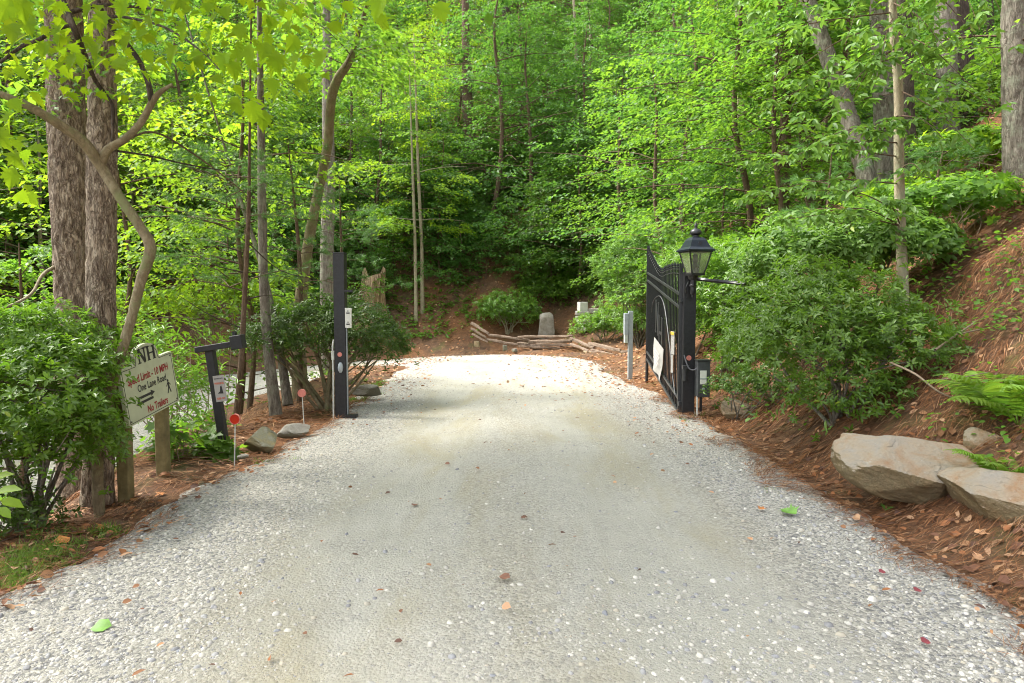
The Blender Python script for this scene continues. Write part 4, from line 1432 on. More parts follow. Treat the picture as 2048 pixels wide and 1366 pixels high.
q = at(1995, 895, 5.25)
rock('boulder', (q[0] + .02, 5.40, q[2] - .02), (.36, .40, .34), 14, 'boulder', 'small tan boulder half hidden by the fern behind the slab', 'boulder', 7, .6)
q = at(1478, 815, 8.9)
rock('rock', (q[0], 9.0, q[2] - .03), (.42, .36, .34), 22, 'boulder', 'small tan rock on the straw right of the control box', 'rock', 5, .3, cuts=[((-1, -.6, .4), .5), ((.3, -.3, 1), .5)])
q = at(512, 882, 7.35)
rock('rock', (q[0], 7.45, q[2]), (.50, .40, .36), 31, 'stone_moss', 'mossy brown wedge shaped rock beside the red reflector', 'rock', 8, -.4, cuts=[((.9, -.5, 1), .34), ((-1, -.5, .9), .40), ((.1, -1, .2), .5)])
q = at(582, 862, 8.1)
rock('rock', (q[0], 8.2, q[2] - .02), (.50, .30, .18), 33, 'stone_grey', 'flat grey stone on the verge behind the mossy rock', 'rock', 6, .5)
q = at(375, 962, 6.3)
rock('rock', (q[0], 6.25, q[2]), (.17, .12, .08), 35, 'stone_moss', 'small yellowish stone just right of the sign posts', 'rock', 5, .2, 3)
q = at(407, 966, 6.2)
rock('rock', (q[0], 6.15, q[2]), (.10, .08, .07), 36, 'stone_moss', 'little greenish stone beside the yellowish one near the sign', 'rock', 5, .9, 3)
q = at(490, 911, 7.0)
rock('rock', (q[0], 6.95, q[2]), (.12, .08, .06), 37, 'stone_grey', 'little tan stone at the foot of the red reflector rod', 'rock', 5, .4, 3)
q = at(735, 780, 11.0)
rock('rock', (q[0], 11.1, q[2] - .02), (.62, .34, .20), 38, 'stone_grey', 'low dark stone behind the tall black post at the turn of the verge', 'rock', 6, .3, 3)
q = at(1093, 650, 25.3)
rock('standing_stone', (q[0], 25.3, q[2] - .08), (.86, .5, 1.10), 41, 'stone_tan', 'rounded grey standing stone behind the rail fence', 'standing stone', 2, .1, cuts=[((1, 0, .1), .62), ((-1, 0, .12), .66), ((0, -1, .0), .7)])
for k, (u, v, w, h, lb) in enumerate(((954, 688, .34, .34, 'squarish tan stone propping the left end of the rail fence'), (1010, 695, .28, .30, 'grey stone under the second joint of the rail fence'), (1177, 708, .60, .34, 'pointed tan rock under the right part of the rail fence'), (1030, 700, .3, .16, 'flat grey stone in front of the fence, left of the standing stone'))):
    yy = fy(u) - .25; q = at(u, v, yy)
    rock('fence_stone', (q[0], yy, q[2]), (w, w * .8, h), 50 + k, 'boulder' if k == 0 else 'boulder' if k == 2 else 'stone_grey', lb, 'rock', 9, .2 * k, 3, cuts=[((0, -1, .2), .45), ((1, -.2, .1), .55), ((-1, 0, 0), .55), ((0, 0, 1), .55)])
q = at(1172, 668, 24.0)

# ---- stone wall with pale cube on top, half behind the azaleas
wy = 24.2
sw = thing('stone_wall', (at(1180, 640, wy)[0], wy, g(at(1180, 640, wy)[0], wy)), 'low pale block wall half hidden by azaleas right of the standing stone', 'wall')
for (u0, v0, u1, v1) in ((1152, 622, 1179, 631), (1152, 632, 1166, 645), (1167, 632, 1182, 645), (1179, 617, 1205, 627), (1180, 628, 1200, 638), (1201, 628, 1222, 640), (1206, 618, 1240, 627), (1183, 639, 1206, 652), (1155, 646, 1182, 662)):
    a = at(u0, v0, wy); b = at(u1, v1, wy)
    MB().box(((a[0] + b[0]) / 2, wy + .25 + random.uniform(-.02, .02), (a[2] + b[2]) / 2), (abs(b[0] - a[0]) * .97, .5, abs(a[2] - b[2]) * .95), None, .02).build('block', M['stone_pale'], sw)
a = at(1157.6, 604, wy); b = at(1174.5, 622, wy)
cube = MB().box(((a[0] + b[0]) / 2, wy + .2, (a[2] + b[2]) / 2), (b[0] - a[0], .3, a[2] - b[2]), [(math.cos(.25), math.sin(.25), 0), (-math.sin(.25), math.cos(.25), 0), (0, 0, 1)], .012).build('white_box', M['white_plate'])
tag(cube, 'square white box standing on the pale block wall', 'box')

# ---- tree stump
sp_ = ground(735, 640); syy = sp_[1]
st = thing('tree_stump', (sp_[0], syy, g(sp_[0], syy)), 'tall torn weathered tree stump on the leafy bank behind the left post', 'stump')
tzz = at(745, 548, syy)[2]; z0 = g(sp_[0], syy) - .3
tx_ = at(748, 548, syy)[0]
n = 26; rings = []
Hs = tzz - z0
for k in range(16):
    f = k / 15
    cx = sp_[0] + (tx_ - sp_[0]) * f ** .8
    rr = .40 + .34 * (1 - f) ** 2.2
    ring = []
    for j in range(n):
        a = j / n * 2 * math.pi
        lob = 1 + .30 * (1 - f) * math.sin(a * 4 + .7) + .12 * math.sin(a * 9 + f * 2) + .08 * float(vnoise(a * 5, f * 5, 3))
        zt = z0 + Hs * f * (1 + (.10 * math.sin(a * 2 + 1) + .05 * math.sin(a * 7)) * f)
        ring.append((cx + rr * lob * math.cos(a), syy + rr * lob * math.sin(a), zt))
    rings.append(ring)
MB().loft(rings).build('trunk', M['stump'], st)
for k, (a, l) in enumerate(((3.5, 1.0), (4.3, .9), (5.2, 1.0), (2.9, .9), (4.8, .7))):
    p0 = np.array((sp_[0] + .25 * math.cos(a), syy + .25 * math.sin(a), z0 + .9))
    p2 = np.array((sp_[0] + (.3 + l) * math.cos(a), syy + (.3 + l) * math.sin(a), 0)); p2[2] = g(p2[0], p2[1]) - .05
    pm = (p0 + p2) / 2 - (0, 0, .12)
    V, Q = wood([p0, pm, p2], [.15, .11, .04], 8, 5, .02, 3, k)
    part('root', V, Q, M['stump'], st, True)

# ================================================================== VEGETATION
UP = np.array((0, 0, 1.0))


def perp(Nv, ang):
    """unit vectors square to Nv (n,3) at angle ang"""
    a = np.where(np.abs(Nv[..., 2:3]) < .9, UP, np.array((1.0, 0, 0)))
    e1 = unit(np.cross(a, Nv)); e2 = np.cross(Nv, e1)
    return np.cos(ang)[..., None] * e1 + np.sin(ang)[..., None] * e2


def spray_leaves(r, S, az, Lb, rise, droop, nt=16, nl=9, leaf=.11, tpl='chip', tw=.40, hang=.35, flat=.38, tmin=.15, wid=.62, wild=1.0):
    """flat layered sprays: branches start at S, run along az, carry side twigs with leaves"""
    nb = len(S)
    d = np.stack([np.cos(az), np.sin(az), np.zeros(nb)], -1)
    t = np.sort(r.uniform(tmin, 1.02, (nb, nt)), 1)
    P = S[:, None] + d[:, None] * (Lb[:, None] * t)[..., None] + UP * (Lb[:, None] * (rise[:, None] * t - droop[:, None] * t * t))[..., None]
    side = np.where(np.arange(nt) % 2 == 0, 1, -1)[None]
    P = P + UP * (np.cumsum(r.normal(0, .035, (nb, nt)), 1) * Lb[:, None] * wild)[..., None]
    ta = az[:, None] + side * r.uniform(.45, 1.5, (nb, nt)) * (1.1 - .5 * t)
    td = np.stack([np.cos(ta), np.sin(ta), r.uniform(-.32, .22, (nb, nt)) * wild], -1)
    tl = (Lb[:, None] * tw * (1.15 - t) + leaf * 2.6) * r.uniform(.35, 1.35, (nb, nt))
    s = (np.arange(nl) + .6)[None, None] / nl + r.uniform(-.06, .06, (nb, nt, nl))
    Q = P[:, :, None] + td[:, :, None] * (tl[..., None] * s)[..., None] - UP * (.22 * tl[..., None] * s * s)[..., None]
    Q = Q + r.normal(0, leaf * .35, Q.shape) * (1, 1, .6)
    ls = np.where(np.arange(nl) % 2 == 0, 1, -1)
    la = ta[..., None] + ls * r.uniform(.3, 1.1, (nb, nt, nl))
    Dv = np.stack([np.cos(la), np.sin(la), -hang + r.normal(0, .28, la.shape)], -1)
    Nn = UP + r.normal(0, flat, Q.shape)
    n = nb * nt * nl
    L = leaf * r.uniform(.65, 1.2, n)
    return leaves(Q.reshape(n, 3), Dv.reshape(n, 3), Nn.reshape(n, 3), L, L * wid, tpl)


def branch_wood(S, az, Lb, rise, droop, rad, seg=5, n=4):
    out = []
    for i in range(len(S)):
        t = np.linspace(0, 1, seg)[:, None]
        d = np.array((math.cos(az[i]), math.sin(az[i]), 0))
        P = S[i] + d * Lb[i] * t + UP * Lb[i] * (rise[i] * t - droop[i] * t * t)
        rg, _ = tube_rings(P, np.linspace(rad[i], rad[i] * .2, seg), n)
        ii = np.arange(seg - 1)[:, None] * n; jj = np.arange(n)[None]
        Q = np.stack([ii + jj, ii + (jj + 1) % n, ii + n + (jj + 1) % n, ii + n + jj], -1).reshape(-1, 4)
        out.append((rg.reshape(-1, 3), Q))
    return join(out)


def tree_geo(seed, H, h0, R, nb, tr, leaf, tpl='chip', nt=16, nl=9, shape=.45, lean=(0, 0), droop=.28, flat=.38, n=8, bark=.0, hang=.35, tip=.25):
    r = np.random.default_rng(seed)
    top_ = np.array((lean[0], lean[1], H))
    mid = top_ * .5 + np.array((r.normal(0, .03) * H, r.normal(0, .03) * H, 0))
    tp = [np.array((0, 0, -.5)), np.zeros(3), mid * .5 + r.normal(0, .012, 3) * H * (1, 1, 0), mid, top_ * .78 + mid * .06 + r.normal(0, .01, 3) * H * (1, 1, 0), top_]
    V, Q = wood(tp, [tr * 1.25, tr * 1.05, tr * .92, tr * .75, tr * .5, tr * .15], n, 6, bark, 3, seed, .25)
    C = catmull(tp, 6)
    f = (np.arange(nb) + r.uniform(0, 1, nb)) / nb
    z = h0 + (H - h0) * f
    S = np.stack([np.interp(z, C[:, 2], C[:, 0]), np.interp(z, C[:, 2], C[:, 1]), z], -1)
    az = np.arange(nb) * 2.39996 + r.normal(0, .4, nb)
    prof = (1 - f) ** shape * (.55 + .45 * np.minimum(1, f * 5)) + tip
    Lb = R * prof * r.uniform(.35, 1.25, nb)
    az = az + r.normal(0, .5, nb)
    rise = r.uniform(.05, .75, nb) * (.4 + f); dr = r.uniform(.5, 1.3, nb) * droop
    B = branch_wood(S, az, Lb, rise, dr, np.clip(Lb * .0065, .004, .04) * (tr / .08) ** .4)
    T = spray_leaves(r, S, az, Lb, rise, dr, nt, nl, leaf, tpl, flat=flat, hang=hang)
    return (V, Q), B, T


def proto_tree(name, seed, label, cat, group, bark_m, leaf_m, **kw):
    W_, B, T = tree_geo(seed, **kw)
    root = thing(name, (0, 0, 0), label, cat, group)
    part('trunk', W_[0], W_[1], M[bark_m], root, True)
    part('branches', B[0], B[1], M[bark_m], root, True)
    part('crown', T[0], T[1], M[leaf_m], root)
    return root


def rosettes(r, ell, n, nl, leaf, tpl, wid=.42, theta=(45, 85), inner=.62, lump=.28, upb=.55, seed=0, cut=None):
    """leafy whorls on the outside of lumpy ellipsoids"""
    vol = np.array([e[3] * e[4] + e[4] * e[5] + e[3] * e[5] for e in ell]); w = vol / vol.sum()
    k = r.choice(len(ell), n, p=w)
    E = np.array(ell)[k]
    u = unit(r.normal(0, 1, (n, 3)))
    low = u[:, 2] < -.2
    u[low, 2] *= r.uniform(-1, .6, low.sum()); u = unit(u)
    lum = 1 + lump * (vnoise(u[:, 0] * 2.6 + k * 7 + u[:, 2] * 2, u[:, 1] * 2.6 - u[:, 2] * 2.3, seed) * 2) + .10 * vnoise(u[:, 0] * 8 + k * 3, u[:, 1] * 8 + u[:, 2] * 8, seed + 1) * 2
    rad = (inner + (1.04 - inner) * r.uniform(0, 1, n) ** .5) * lum
    sp = r.uniform(0, 1, n) < .10
    rad[sp] *= r.uniform(1.05, 1.28, sp.sum())
    P = E[:, :3] + u * E[:, 3:6] * rad[:, None]
    ax = unit(u * (1 - upb) + UP * upb + r.normal(0, .28, (n, 3)))
    if cut is not None:
        m = cut(P); P, ax = P[m], ax[m]; n = len(P)
    ph = r.uniform(0, 6.28, n)[:, None] + np.arange(nl)[None] * 2.399
    th = np.radians(r.uniform(theta[0], theta[1], (n, nl)))
    pr = perp(np.repeat(ax[:, None], nl, 1), ph)
    Dv = ax[:, None] * np.cos(th)[..., None] + pr * np.sin(th)[..., None] - UP * .12
    Nn = ax[:, None] * np.sin(th)[..., None] - pr * np.cos(th)[..., None]
    Q = P[:, None] - ax[:, None] * (np.arange(nl)[None, :, None] / nl * leaf * .7) + Dv * .08 * leaf
    m = n * nl
    L = leaf * r.uniform(.6, 1.15, m)
    return leaves(Q.reshape(m, 3), Dv.reshape(m, 3), Nn.reshape(m, 3) + r.normal(0, .15, (m, 3)), L, L * wid, tpl), P


def shrub(name, label, cat, base, ell, n, nl, leaf, tpl, mat, bark='bark_grey', seed=1, stems=9, srad=.018, group=None, **kw):
    r = np.random.default_rng(seed)
    (V, T), P = rosettes(r, ell, n, nl, leaf, tpl, seed=seed, **kw)
    b = (base[0], base[1], g(base[0], base[1]))
    root = thing(name, b, label, cat, group)
    out = []
    for i in range(stems):
        e = ell[i % len(ell)]
        a = r.uniform(0, 6.28)
        s = np.array((b[0] + .12 * math.cos(a) * e[3], b[1] + .12 * math.sin(a) * e[4], 0)); s[2] = g(s[0], s[1]) - .08
        e_ = np.array(e[:3]) + r.uniform(-.55, .55, 3) * e[3:6]
        m_ = s * .5 + e_ * .5 + r.normal(0, .10, 3) * e[3]
        V2, Q2 = wood([s, m_, e_], [srad, srad * .7, srad * .3], 6, 5)
        out.append((V2, Q2))
        for q in range(4):
            p0 = m_ * (1 - q / 5) + e_ * q / 5
            p1 = P[r.integers(len(P))]
            if np.linalg.norm(p1 - p0) < max(e[3:6]) * 1.5:
                V2, Q2 = wood([p0, (p0 + p1) / 2 + r.normal(0, .04, 3), p1], [srad * .45, srad * .3, srad * .15], 4, 3)
                out.append((V2, Q2))
    Vs, Qs = join(out)
    part('stems', Vs, Qs, M[bark], root, True)
    part('foliage', V, T, M[mat], root)
    return root


_part = part


def part(name, V, T, mat, parent=None, smooth=False):
    o = _part(name, V, T, mat, parent, smooth)
    if name in ('crown', 'foliage', 'needles', 'branches', 'stems', 'leaf_shelf'): o['kind'] = 'stuff'
    return o


# ------------------------------------------------------------------ the named trees of the foreground
def px_tree(name, label, pts, bark, rads, ridge=0, amt=0.0, n=20, k=14, group=None, seed=0, cat='tree', flare=.15, extend=0):
    """trunk through pixels at given distances"""
    P = [at(u, v, y) for u, v, y in pts]
    b = P[0]; gz_ = g(b[0], b[1]); base = np.array((b[0], b[1], gz_))
    if b[2] > gz_ + .1: P = [np.array((b[0] - (P[1][0] - b[0]) * .0, b[1], gz_ - .25))] + P; rads = [rads[0] * 1.15] + list(rads)
    if extend:
        d = unit(P[-1] - P[-2]); P.append(P[-1] + d * extend); rads = list(rads) + [rads[-1] * .55]
    t = thing(name, tuple(base), label, cat, group)
    V, Q = wood(P, rads, n, k, amt, ridge, seed, flare)
    part('trunk', V, Q, M[bark], t, True)
    return t, P


# large twin trunks at the left; their crowns stand above the picture and shade the near road
tA, PA = px_tree('large_tree', 'thick rough barked tree, left one of the two big trunks behind the sign shrub',
                 [(150, 800, 6.9), (150, 650, 6.9), (144, 540, 6.9), (136, 300, 6.9), (126, 0, 6.95)], 'bark_poplar', [.168, .165, .164, .168, .155], 13, .011, 72, 50, seed=3, extend=6)
tB, PB = px_tree('large_tree', 'rough barked straight tree, right one of the two big trunks behind the sign shrub',
                 [(195, 1005, 5.7), (198, 850, 5.7), (201, 650, 5.7), (204, 300, 5.75), (203, 60, 5.8)], 'bark_poplar', [.110, .107, .110, .103, .095], 10, .009, 60, 50, seed=9, extend=5)
for t, P, r0, sd in ((tA, PA, 4.6, 5), (tB, PB, 3.8, 6)):
    r = np.random.default_rng(sd)
    nb = 36
    top_ = P[-1]; pr = P[-2]
    f = r.uniform(0.2, 1, nb)
    S = pr + (top_ - pr) * f[:, None]
    az = np.arange(nb) * 2.4 + r.normal(0, .3, nb)
    Lb = r0 * (1.25 - f * .5) * r.uniform(.6, 1.1, nb)
    ri = r.uniform(.3, .7, nb); dr = r.uniform(.25, .5, nb)
    V, Q = branch_wood(S, az, Lb, ri, dr, Lb * .012)
    part('branches', V, Q, M['bark_poplar'], t, True)
    V, T = spray_leaves(r, S, az, Lb, ri, dr, 26, 10, .17, 'chip', tw=.5)
    part('crown', V, T, M['leaf_bright'], t)

# vines and thin sprays on the big trunks
r = np.random.default_rng(77)
cl = []
for (u0, u1, v0, v1, n_, yy) in ((100, 165, 120, 230, 70, 6.7), (178, 225, 90, 200, 45, 5.5), (95, 150, 60, 130, 50, 6.7)):
    for i in range(n_):
        cl.append(at(r.uniform(u0, u1), r.uniform(v0, v1), yy + r.uniform(-.15, .1)))
cl = np.array(cl); n = len(cl)
V, T = leaves(cl, r.normal(0, 1, (n, 3)) * (1, 1, .3) + (0, 0, -.3), np.tile((0, -.6, .8), (n, 1)) + r.normal(0, .3, (n, 3)), r.uniform(.05, .10, n), r.uniform(.04, .07, n), 'maple')
vn = part('climbing_vine', V, T, M['leaf_bright'], None)
tag(vn, 'creeper leaves clinging to the upper part of the two big trunks', 'vine')

# crooked smooth barked tree in front of them
yC = 5.35
tC, PC = px_tree('crooked_tree', 'crooked smooth barked sapling bending right then forking beside the two big trunks',
                 [(196, 900, yC), (226, 765, yC), (262, 640, yC), (282, 560, yC), (301, 498, yC), (278, 450, yC), (240, 395, yC), (203, 335, yC), (168, 285, yC - .1), (120, 250, yC - .2), (75, 222, yC - .3), (20, 195, yC - .4), (-70, 165, yC - .5)],
                 'bark_smooth', [.038, .037, .036, .037, .043, .035, .035, .038, .039, .034, .029, .024, .018], 4, .0035, 20, 14, flare=.1)


def limb(parent, pts, rads, mat, n=8, k=6, name='branch'):
    P = [at(u, v, y) for u, v, y in pts]
    V, Q = wood(P, rads, n, k)
    return part(name, V, Q, M[mat], parent, True), P


limb(tC, [(200, 340, yC), (205, 320, yC), (217, 298, yC), (250, 278, yC), (282, 245, yC), (304, 205, yC), (320, 185, yC), (345, 168, yC)], [.034, .034, .033, .030, .027, .026, .021, .010], 'bark_smooth')
limb(tC, [(304, 206, yC), (296, 165, yC), (280, 125, yC), (255, 90, yC), (232, 66, yC - .1), (208, 30, yC - .2), (190, -20, yC - .3)], [.026, .022, .020, .020, .017, .014, .012], 'bark_dark')
limb(tC, [(224, 290, yC), (226, 235, yC), (222, 205, yC), (190, 160, yC - .1), (170, 110, yC - .3), (143, 45, yC - .5), (118, -15, yC - .3)], [.010, .013, .014, .016, .018, .022, .025], 'bark_dark')
limb(tC, [(140, 25, 5.1), (180, 14, 5.1), (215, 10, 5.1), (290, 16, 5.3), (330, 22, 5.0)], [.018, .015, .012, .009, .006], 'bark_dark')
limb(tC, [(150, 48, 5.1), (110, 60, 5.1), (80, 78, 5.0), (45, 92, 5.0), (0, 125, 4.9)], [.012, .014, .014, .013, .010], 'bark_dark')
limb(tC, [(240, 285, 5.35), (310, 265, 6.0), (390, 310, 7), (470, 370, 7.2), (500, 400, 7.3)], [.010, .009, .008, .006, .004], 'bark_brown')
limb(tC, [(222, 300, 5.35), (300, 312, 6.0), (380, 330, 6.9), (470, 345, 7.2)], [.010, .008, .007, .004], 'bark_dark')
limb(tC, [(213, 32, 5.15), (260, 36, 5.1), (330, 55, 4.9), (400, 100, 4.6), (440, 140, 4.2)], [.012, .010, .008, .006, .004], 'bark_dark')
# bark scars
# broad lobed leaves hanging from it over the top left of the picture: the near ones singly
r = np.random.default_rng(90)
big = [(755, 22, 2.35, .150), (885, 35, 2.7, .125), (1, 975, 2.6, .10), (505, 235, 3.9, .19), (525, 250, 4.1, .18), (640, 125, 3.6, .15), (480, 220, 4.2, .17), (20, 365, 3.6, .17), (35, 330, 3.6, .17),
       (8, 285, 3.5, .18), (14, 250, 3.6, .16), (45, 30, 4.2, .22), (5, 30, 4.1, .20), (25, 75, 4.3, .2), (115, 75, 4.5, .2), (190, 110, 4.6, .18), (140, 130, 4.6, .18), (240, 25, 4.4, .18),
       (300, 45, 4.4, .18), (350, 12, 4.4, .20), (420, 10, 4.3, .2), (370, 70, 4.3, .19), (340, 115, 4.4, .19), (420, 85, 4.2, .18), (445, 130, 4.1, .19), (400, 130, 4.3, .16), (470, 150, 4.1, .17),
       (500, 120, 4.0, .18), (525, 110, 4.1, .17), (555, 135, 4.0, .18), (590, 130, 3.9, .17), (610, 175, 3.9, .16), (545, 180, 4.1, .16), (580, 95, 4.1, .17), (480, 70, 4.3, .16), (200, 50, 4.5, .2), (85, 105, 4.5, .16), (60, 60, 4.4, .2)]
for k, (u, v, y, s) in enumerate(big):
    p = at(u, v, y)
    a = r.uniform(0, 6.28)
    Dv = np.array([(math.cos(a) * .6, math.sin(a) * .25, -1.0)]); Nn = np.array([(r.normal(0, .5), -1, r.uniform(.1, .9))])
    if k == 1: Dv = np.array([(.2, 0, -1)]); Nn = np.array([(0, -1, .3)])
    if k == 2: Dv = np.array([(1, 0, .15)]); Nn = np.array([(0, -.5, 1)])
    p = p - unit(Dv[0]) * s * .5
    s *= .74
    V, T = leaves(np.array([p]), Dv, Nn, np.array([s]), np.array([s]), 'sycamore')
    Du = unit(Dv[0]); Su = unit(np.cross(Nn[0], Du)); Nu = np.cross(Du, Su)
    la, lb_ = (V - p) @ Du / s, (V - p) @ Su / s
    V = V + Nu * (s * (r.normal(0, .35) * (la - .4) ** 2 + r.uniform(.1, .9) * lb_ ** 2 + .05 * np.sin(9 * lb_ + 3 * la)))[:, None]
    if k == 2:
        hang2 = (V, T); continue
    part('leaf', V, T, M['leaf_sycamore'], tC)
# the smaller or farther ones of the same tree together
cs = []
for (u0, v0, u1, v1, n_, y0, y1, s0) in ((0, 0, 330, 150, 190, 4.4, 6.6, .115), (330, 0, 620, 130, 80, 4.2, 6.2, .105), (0, 200, 60, 420, 16, 3.8, 4.8, .12), (380, 90, 660, 210, 36, 4.2, 5.6, .11), (60, 60, 260, 210, 40, 5.0, 5.6, .10), (640, 0, 760, 60, 10, 4, 5, .11)):
    for i in range(n_):
        cs.append((*at(r.uniform(u0, u1), r.uniform(v0, v1) - 8, r.uniform(y0, y1)), s0 * r.uniform(.6, 1.1)))
cs = np.array(cs); n = len(cs)
V, T = leaves(cs[:, :3], np.stack([r.normal(0, .8, n), r.normal(0, .8, n), np.full(n, -.6)], -1), np.stack([r.normal(0, .45, n), r.normal(-.5, .45, n), np.full(n, .8)], -1), cs[:, 3], cs[:, 3], 'sycamore')
part('crown', V, T, M['leaf_sycamore'], tC)
# a seedling leaning in at the left edge
V1, T1 = hang2
b = at(-40, 1000, 2.7)
sd_ = thing('seedling', (b[0], b[1], g(b[0], b[1])), 'light green broad leaf seedling poking in at the lower left edge', 'seedling')
p = at(-5, 985, 2.6)
V, Q = wood([(b[0], b[1], g(b[0], b[1]) - .03), (b[0] + .01, b[1], b[2] * .5 + g(b[0], b[1]) * .5), p], [.006, .004, .003], 5, 5)
part('stem', V, Q, M['twig'], sd_, True)
ps = np.array([at(0, 1000, 2.6), at(-20, 960, 2.6), at(-2, 1015, 2.65), at(-10, 985, 2.55)]); n = 4
V, T = leaves(ps, np.array([(1, .1, -.3), (.6, .3, .2), (.9, -.3, -.5), (1, 0, .2)]), np.tile((0, -.6, 1.), (4, 1)), np.array([.09, .08, .07, .10]), np.array([.05, .045, .04, .05]), 'oval')
part('foliage', V, T, M['leaf_lime'], sd_)

# thin trunks of the left middle ground, each its own tree, with pine or leafy sprays
mids = [
    ('young_pine', 'thin dark trunked young pine with bare side twigs right of the leaning post', [(466, 890, 9.3), (480, 760, 9.3), (487, 640, 9.3), (497, 430, 9.3), (499, 280, 9.3)], 'bark_brown', [.050, .042, .036, .028, .016]),
    ('slim_tree', 'slim grey brown tree leaning right out of the shrub left of the black post', [(552, 830, 9.7), (536, 690, 9.8), (527, 560, 9.9), (524, 400, 10), (522, 250, 10.1)], 'bark_grey', [.085, .075, .066, .062, .055]),
    ('slim_tree', 'second stem in the shrub, just right of the slim leaning tree', [(576, 810, 10.2), (560, 700, 10.4), (540, 600, 10.5), (520, 520, 10.8), (478, 390, 11), (460, 330, 11)], 'bark_grey', [.07, .06, .045, .04, .03, .02]),
    ('curved_tree', 'slender tree curving up to a high fork behind the shrub left of the black post', [(598, 650, 12.5), (612, 520, 12.5), (625, 440, 12.5), (637, 380, 12.5), (655, 290, 12.4), (663, 200, 12.2), (676, 158, 12), (700, 120, 11.8), (718, 62, 11.5)], 'bark_smooth', [.13, .105, .098, .09, .085, .08, .075, .06, .035]),
    ('grey_trunk', 'pale grey trunk just left of the top of the black gate post', [(655, 620, 19), (655, 480, 19), (657, 360, 19), (655, 200, 19)], 'bark_grey', [.20, .18, .17, .14]),
    ('thin_tree', 'left one of two thin pale poles above the end of the road bend', [(832, 600, 26.5), (830, 480, 26.5), (826, 370, 26.5), (822, 240, 26.5)], 'bark_pale', [.066, .060, .05, .03]),
    ('thin_tree', 'right one of two thin pale poles above the end of the road bend', [(845, 600, 26.8), (843, 480, 26.8), (837, 350, 26.8), (832, 200, 26.8)], 'bark_pale', [.078, .070, .058, .04]),
    ('forest_tree', 'dark trunk with a knobby fork in the middle of the wood', [(955, 500, 33), (948, 420, 33), (940, 300, 33), (935, 200, 33), (932, 100, 33), (930, -20, 33)], 'bark_brown', [.30, .27, .25, .26, .18, .15]),
    ('pale_pole', 'pale thin pole in the middle of the wood right of the knobby tree', [(1155, 420, 34), (1156, 300, 34), (1155, 180, 34), (1150, 60, 34)], 'bark_pale', [.13, .12, .11, .08]),
    ('pale_pole', 'shorter pale pole just right of the first pale one in the wood', [(1186, 380, 36), (1184, 250, 36), (1182, 120, 36)], 'bark_pale', [.15, .13, .10]),
    ('leaning_tree', 'pale barked trunk leaning left, from the pine up to the top edge right of centre', [(1768, 480, 11.5), (1735, 360, 11.7), (1700, 240, 12), (1655, 110, 12.4), (1612, -10, 12.8)], 'bark_grey', [.16, .15, .14, .13, .12]),
    ('large_tree', 'broad ridged trunk behind the slim smooth tree at right', [(1790, 500, 12.2), (1784, 350, 12.2), (1778, 200, 12.2), (1772, 40, 12.2), (1768, -40, 12.2)], 'bark_grey', [.29, .27, .25, .24, .23]),
    ('dark_trunk', 'dark trunk in shade immediately right of the broad ridged one', [(1828, 540, 11.4), (1818, 400, 11.4), (1812, 200, 11.4), (1808, 0, 11.4)], 'bark_dark', [.15, .13, .12, .11]),  # added stem in dark bark, stands for the shaded side of the broad trunk
    ('slim_tree', 'slim smooth pale barked tree with broad leaves in front of the big trunks at right', [(1806, 590, 8.2), (1803, 500, 8.2), (1798, 340, 8.2), (1797, 180, 8.2), (1787, 60, 8.2), (1784, -30, 8.2)], 'bark_pale', [.066, .060, .056, .052, .045, .038]),
    ('dark_trunk', 'lichen spotted trunk, left one of a touching pair at the upper right', [(1893, 262, 17), (1892, 150, 17), (1890, 20, 17)], 'bark_grey', [.27, .25, .22]),
    ('dark_trunk', 'dark brown trunk, right one of a touching pair at the upper right', [(1922, 268, 17.6), (1918, 150, 17.6), (1910, 20, 17.6)], 'bark_dark', [.36, .33, .28]),
    ('large_tree', 'pale furrowed trunk cut by the right edge of the picture', [(2040, 470, 9.5), (2036, 300, 9.5), (2033, 180, 9.5), (2030, 40, 9.5)], 'bark_grey', [.20, .175, .165, .15]),
    ('dark_trunk', 'thin dark trunk between the touching pair and the right edge', [(1985, 200, 21), (1980, 100, 21), (1975, 0, 21)], 'bark_dark', [.16, .15, .13]),
    ('slim_tree', 'thin brown trunk left of the pale leaning trunk', [(1572, 200, 15), (1568, 100, 15), (1560, -10, 15)], 'bark_brown', [.11, .10, .08]),
    ('pale_pole', 'pale pole in the leaves above the lantern', [(1482, 250, 20), (1480, 150, 20), (1476, 20, 20)], 'bark_pale', [.12, .11, .09]),
    ('dark_trunk', 'thin dark trunk behind the leaves at the top centre right', [(1010, 180, 40), (1012, 80, 40), (1013, -20, 40)], 'bark_dark', [.28, .26, .2]),
]
TR = {}
for k, (nm, lb, pts, bk, rd) in enumerate(mids):
    bigt = rd[0] > .14
    t, P = px_tree(nm, lb, pts, bk, rd, 11 if bigt else 0, .010 if bigt else 0, 44 if bigt else 10, 30 if bigt else 8, seed=20 + k, extend=2.5)
    TR[k] = (t, P)


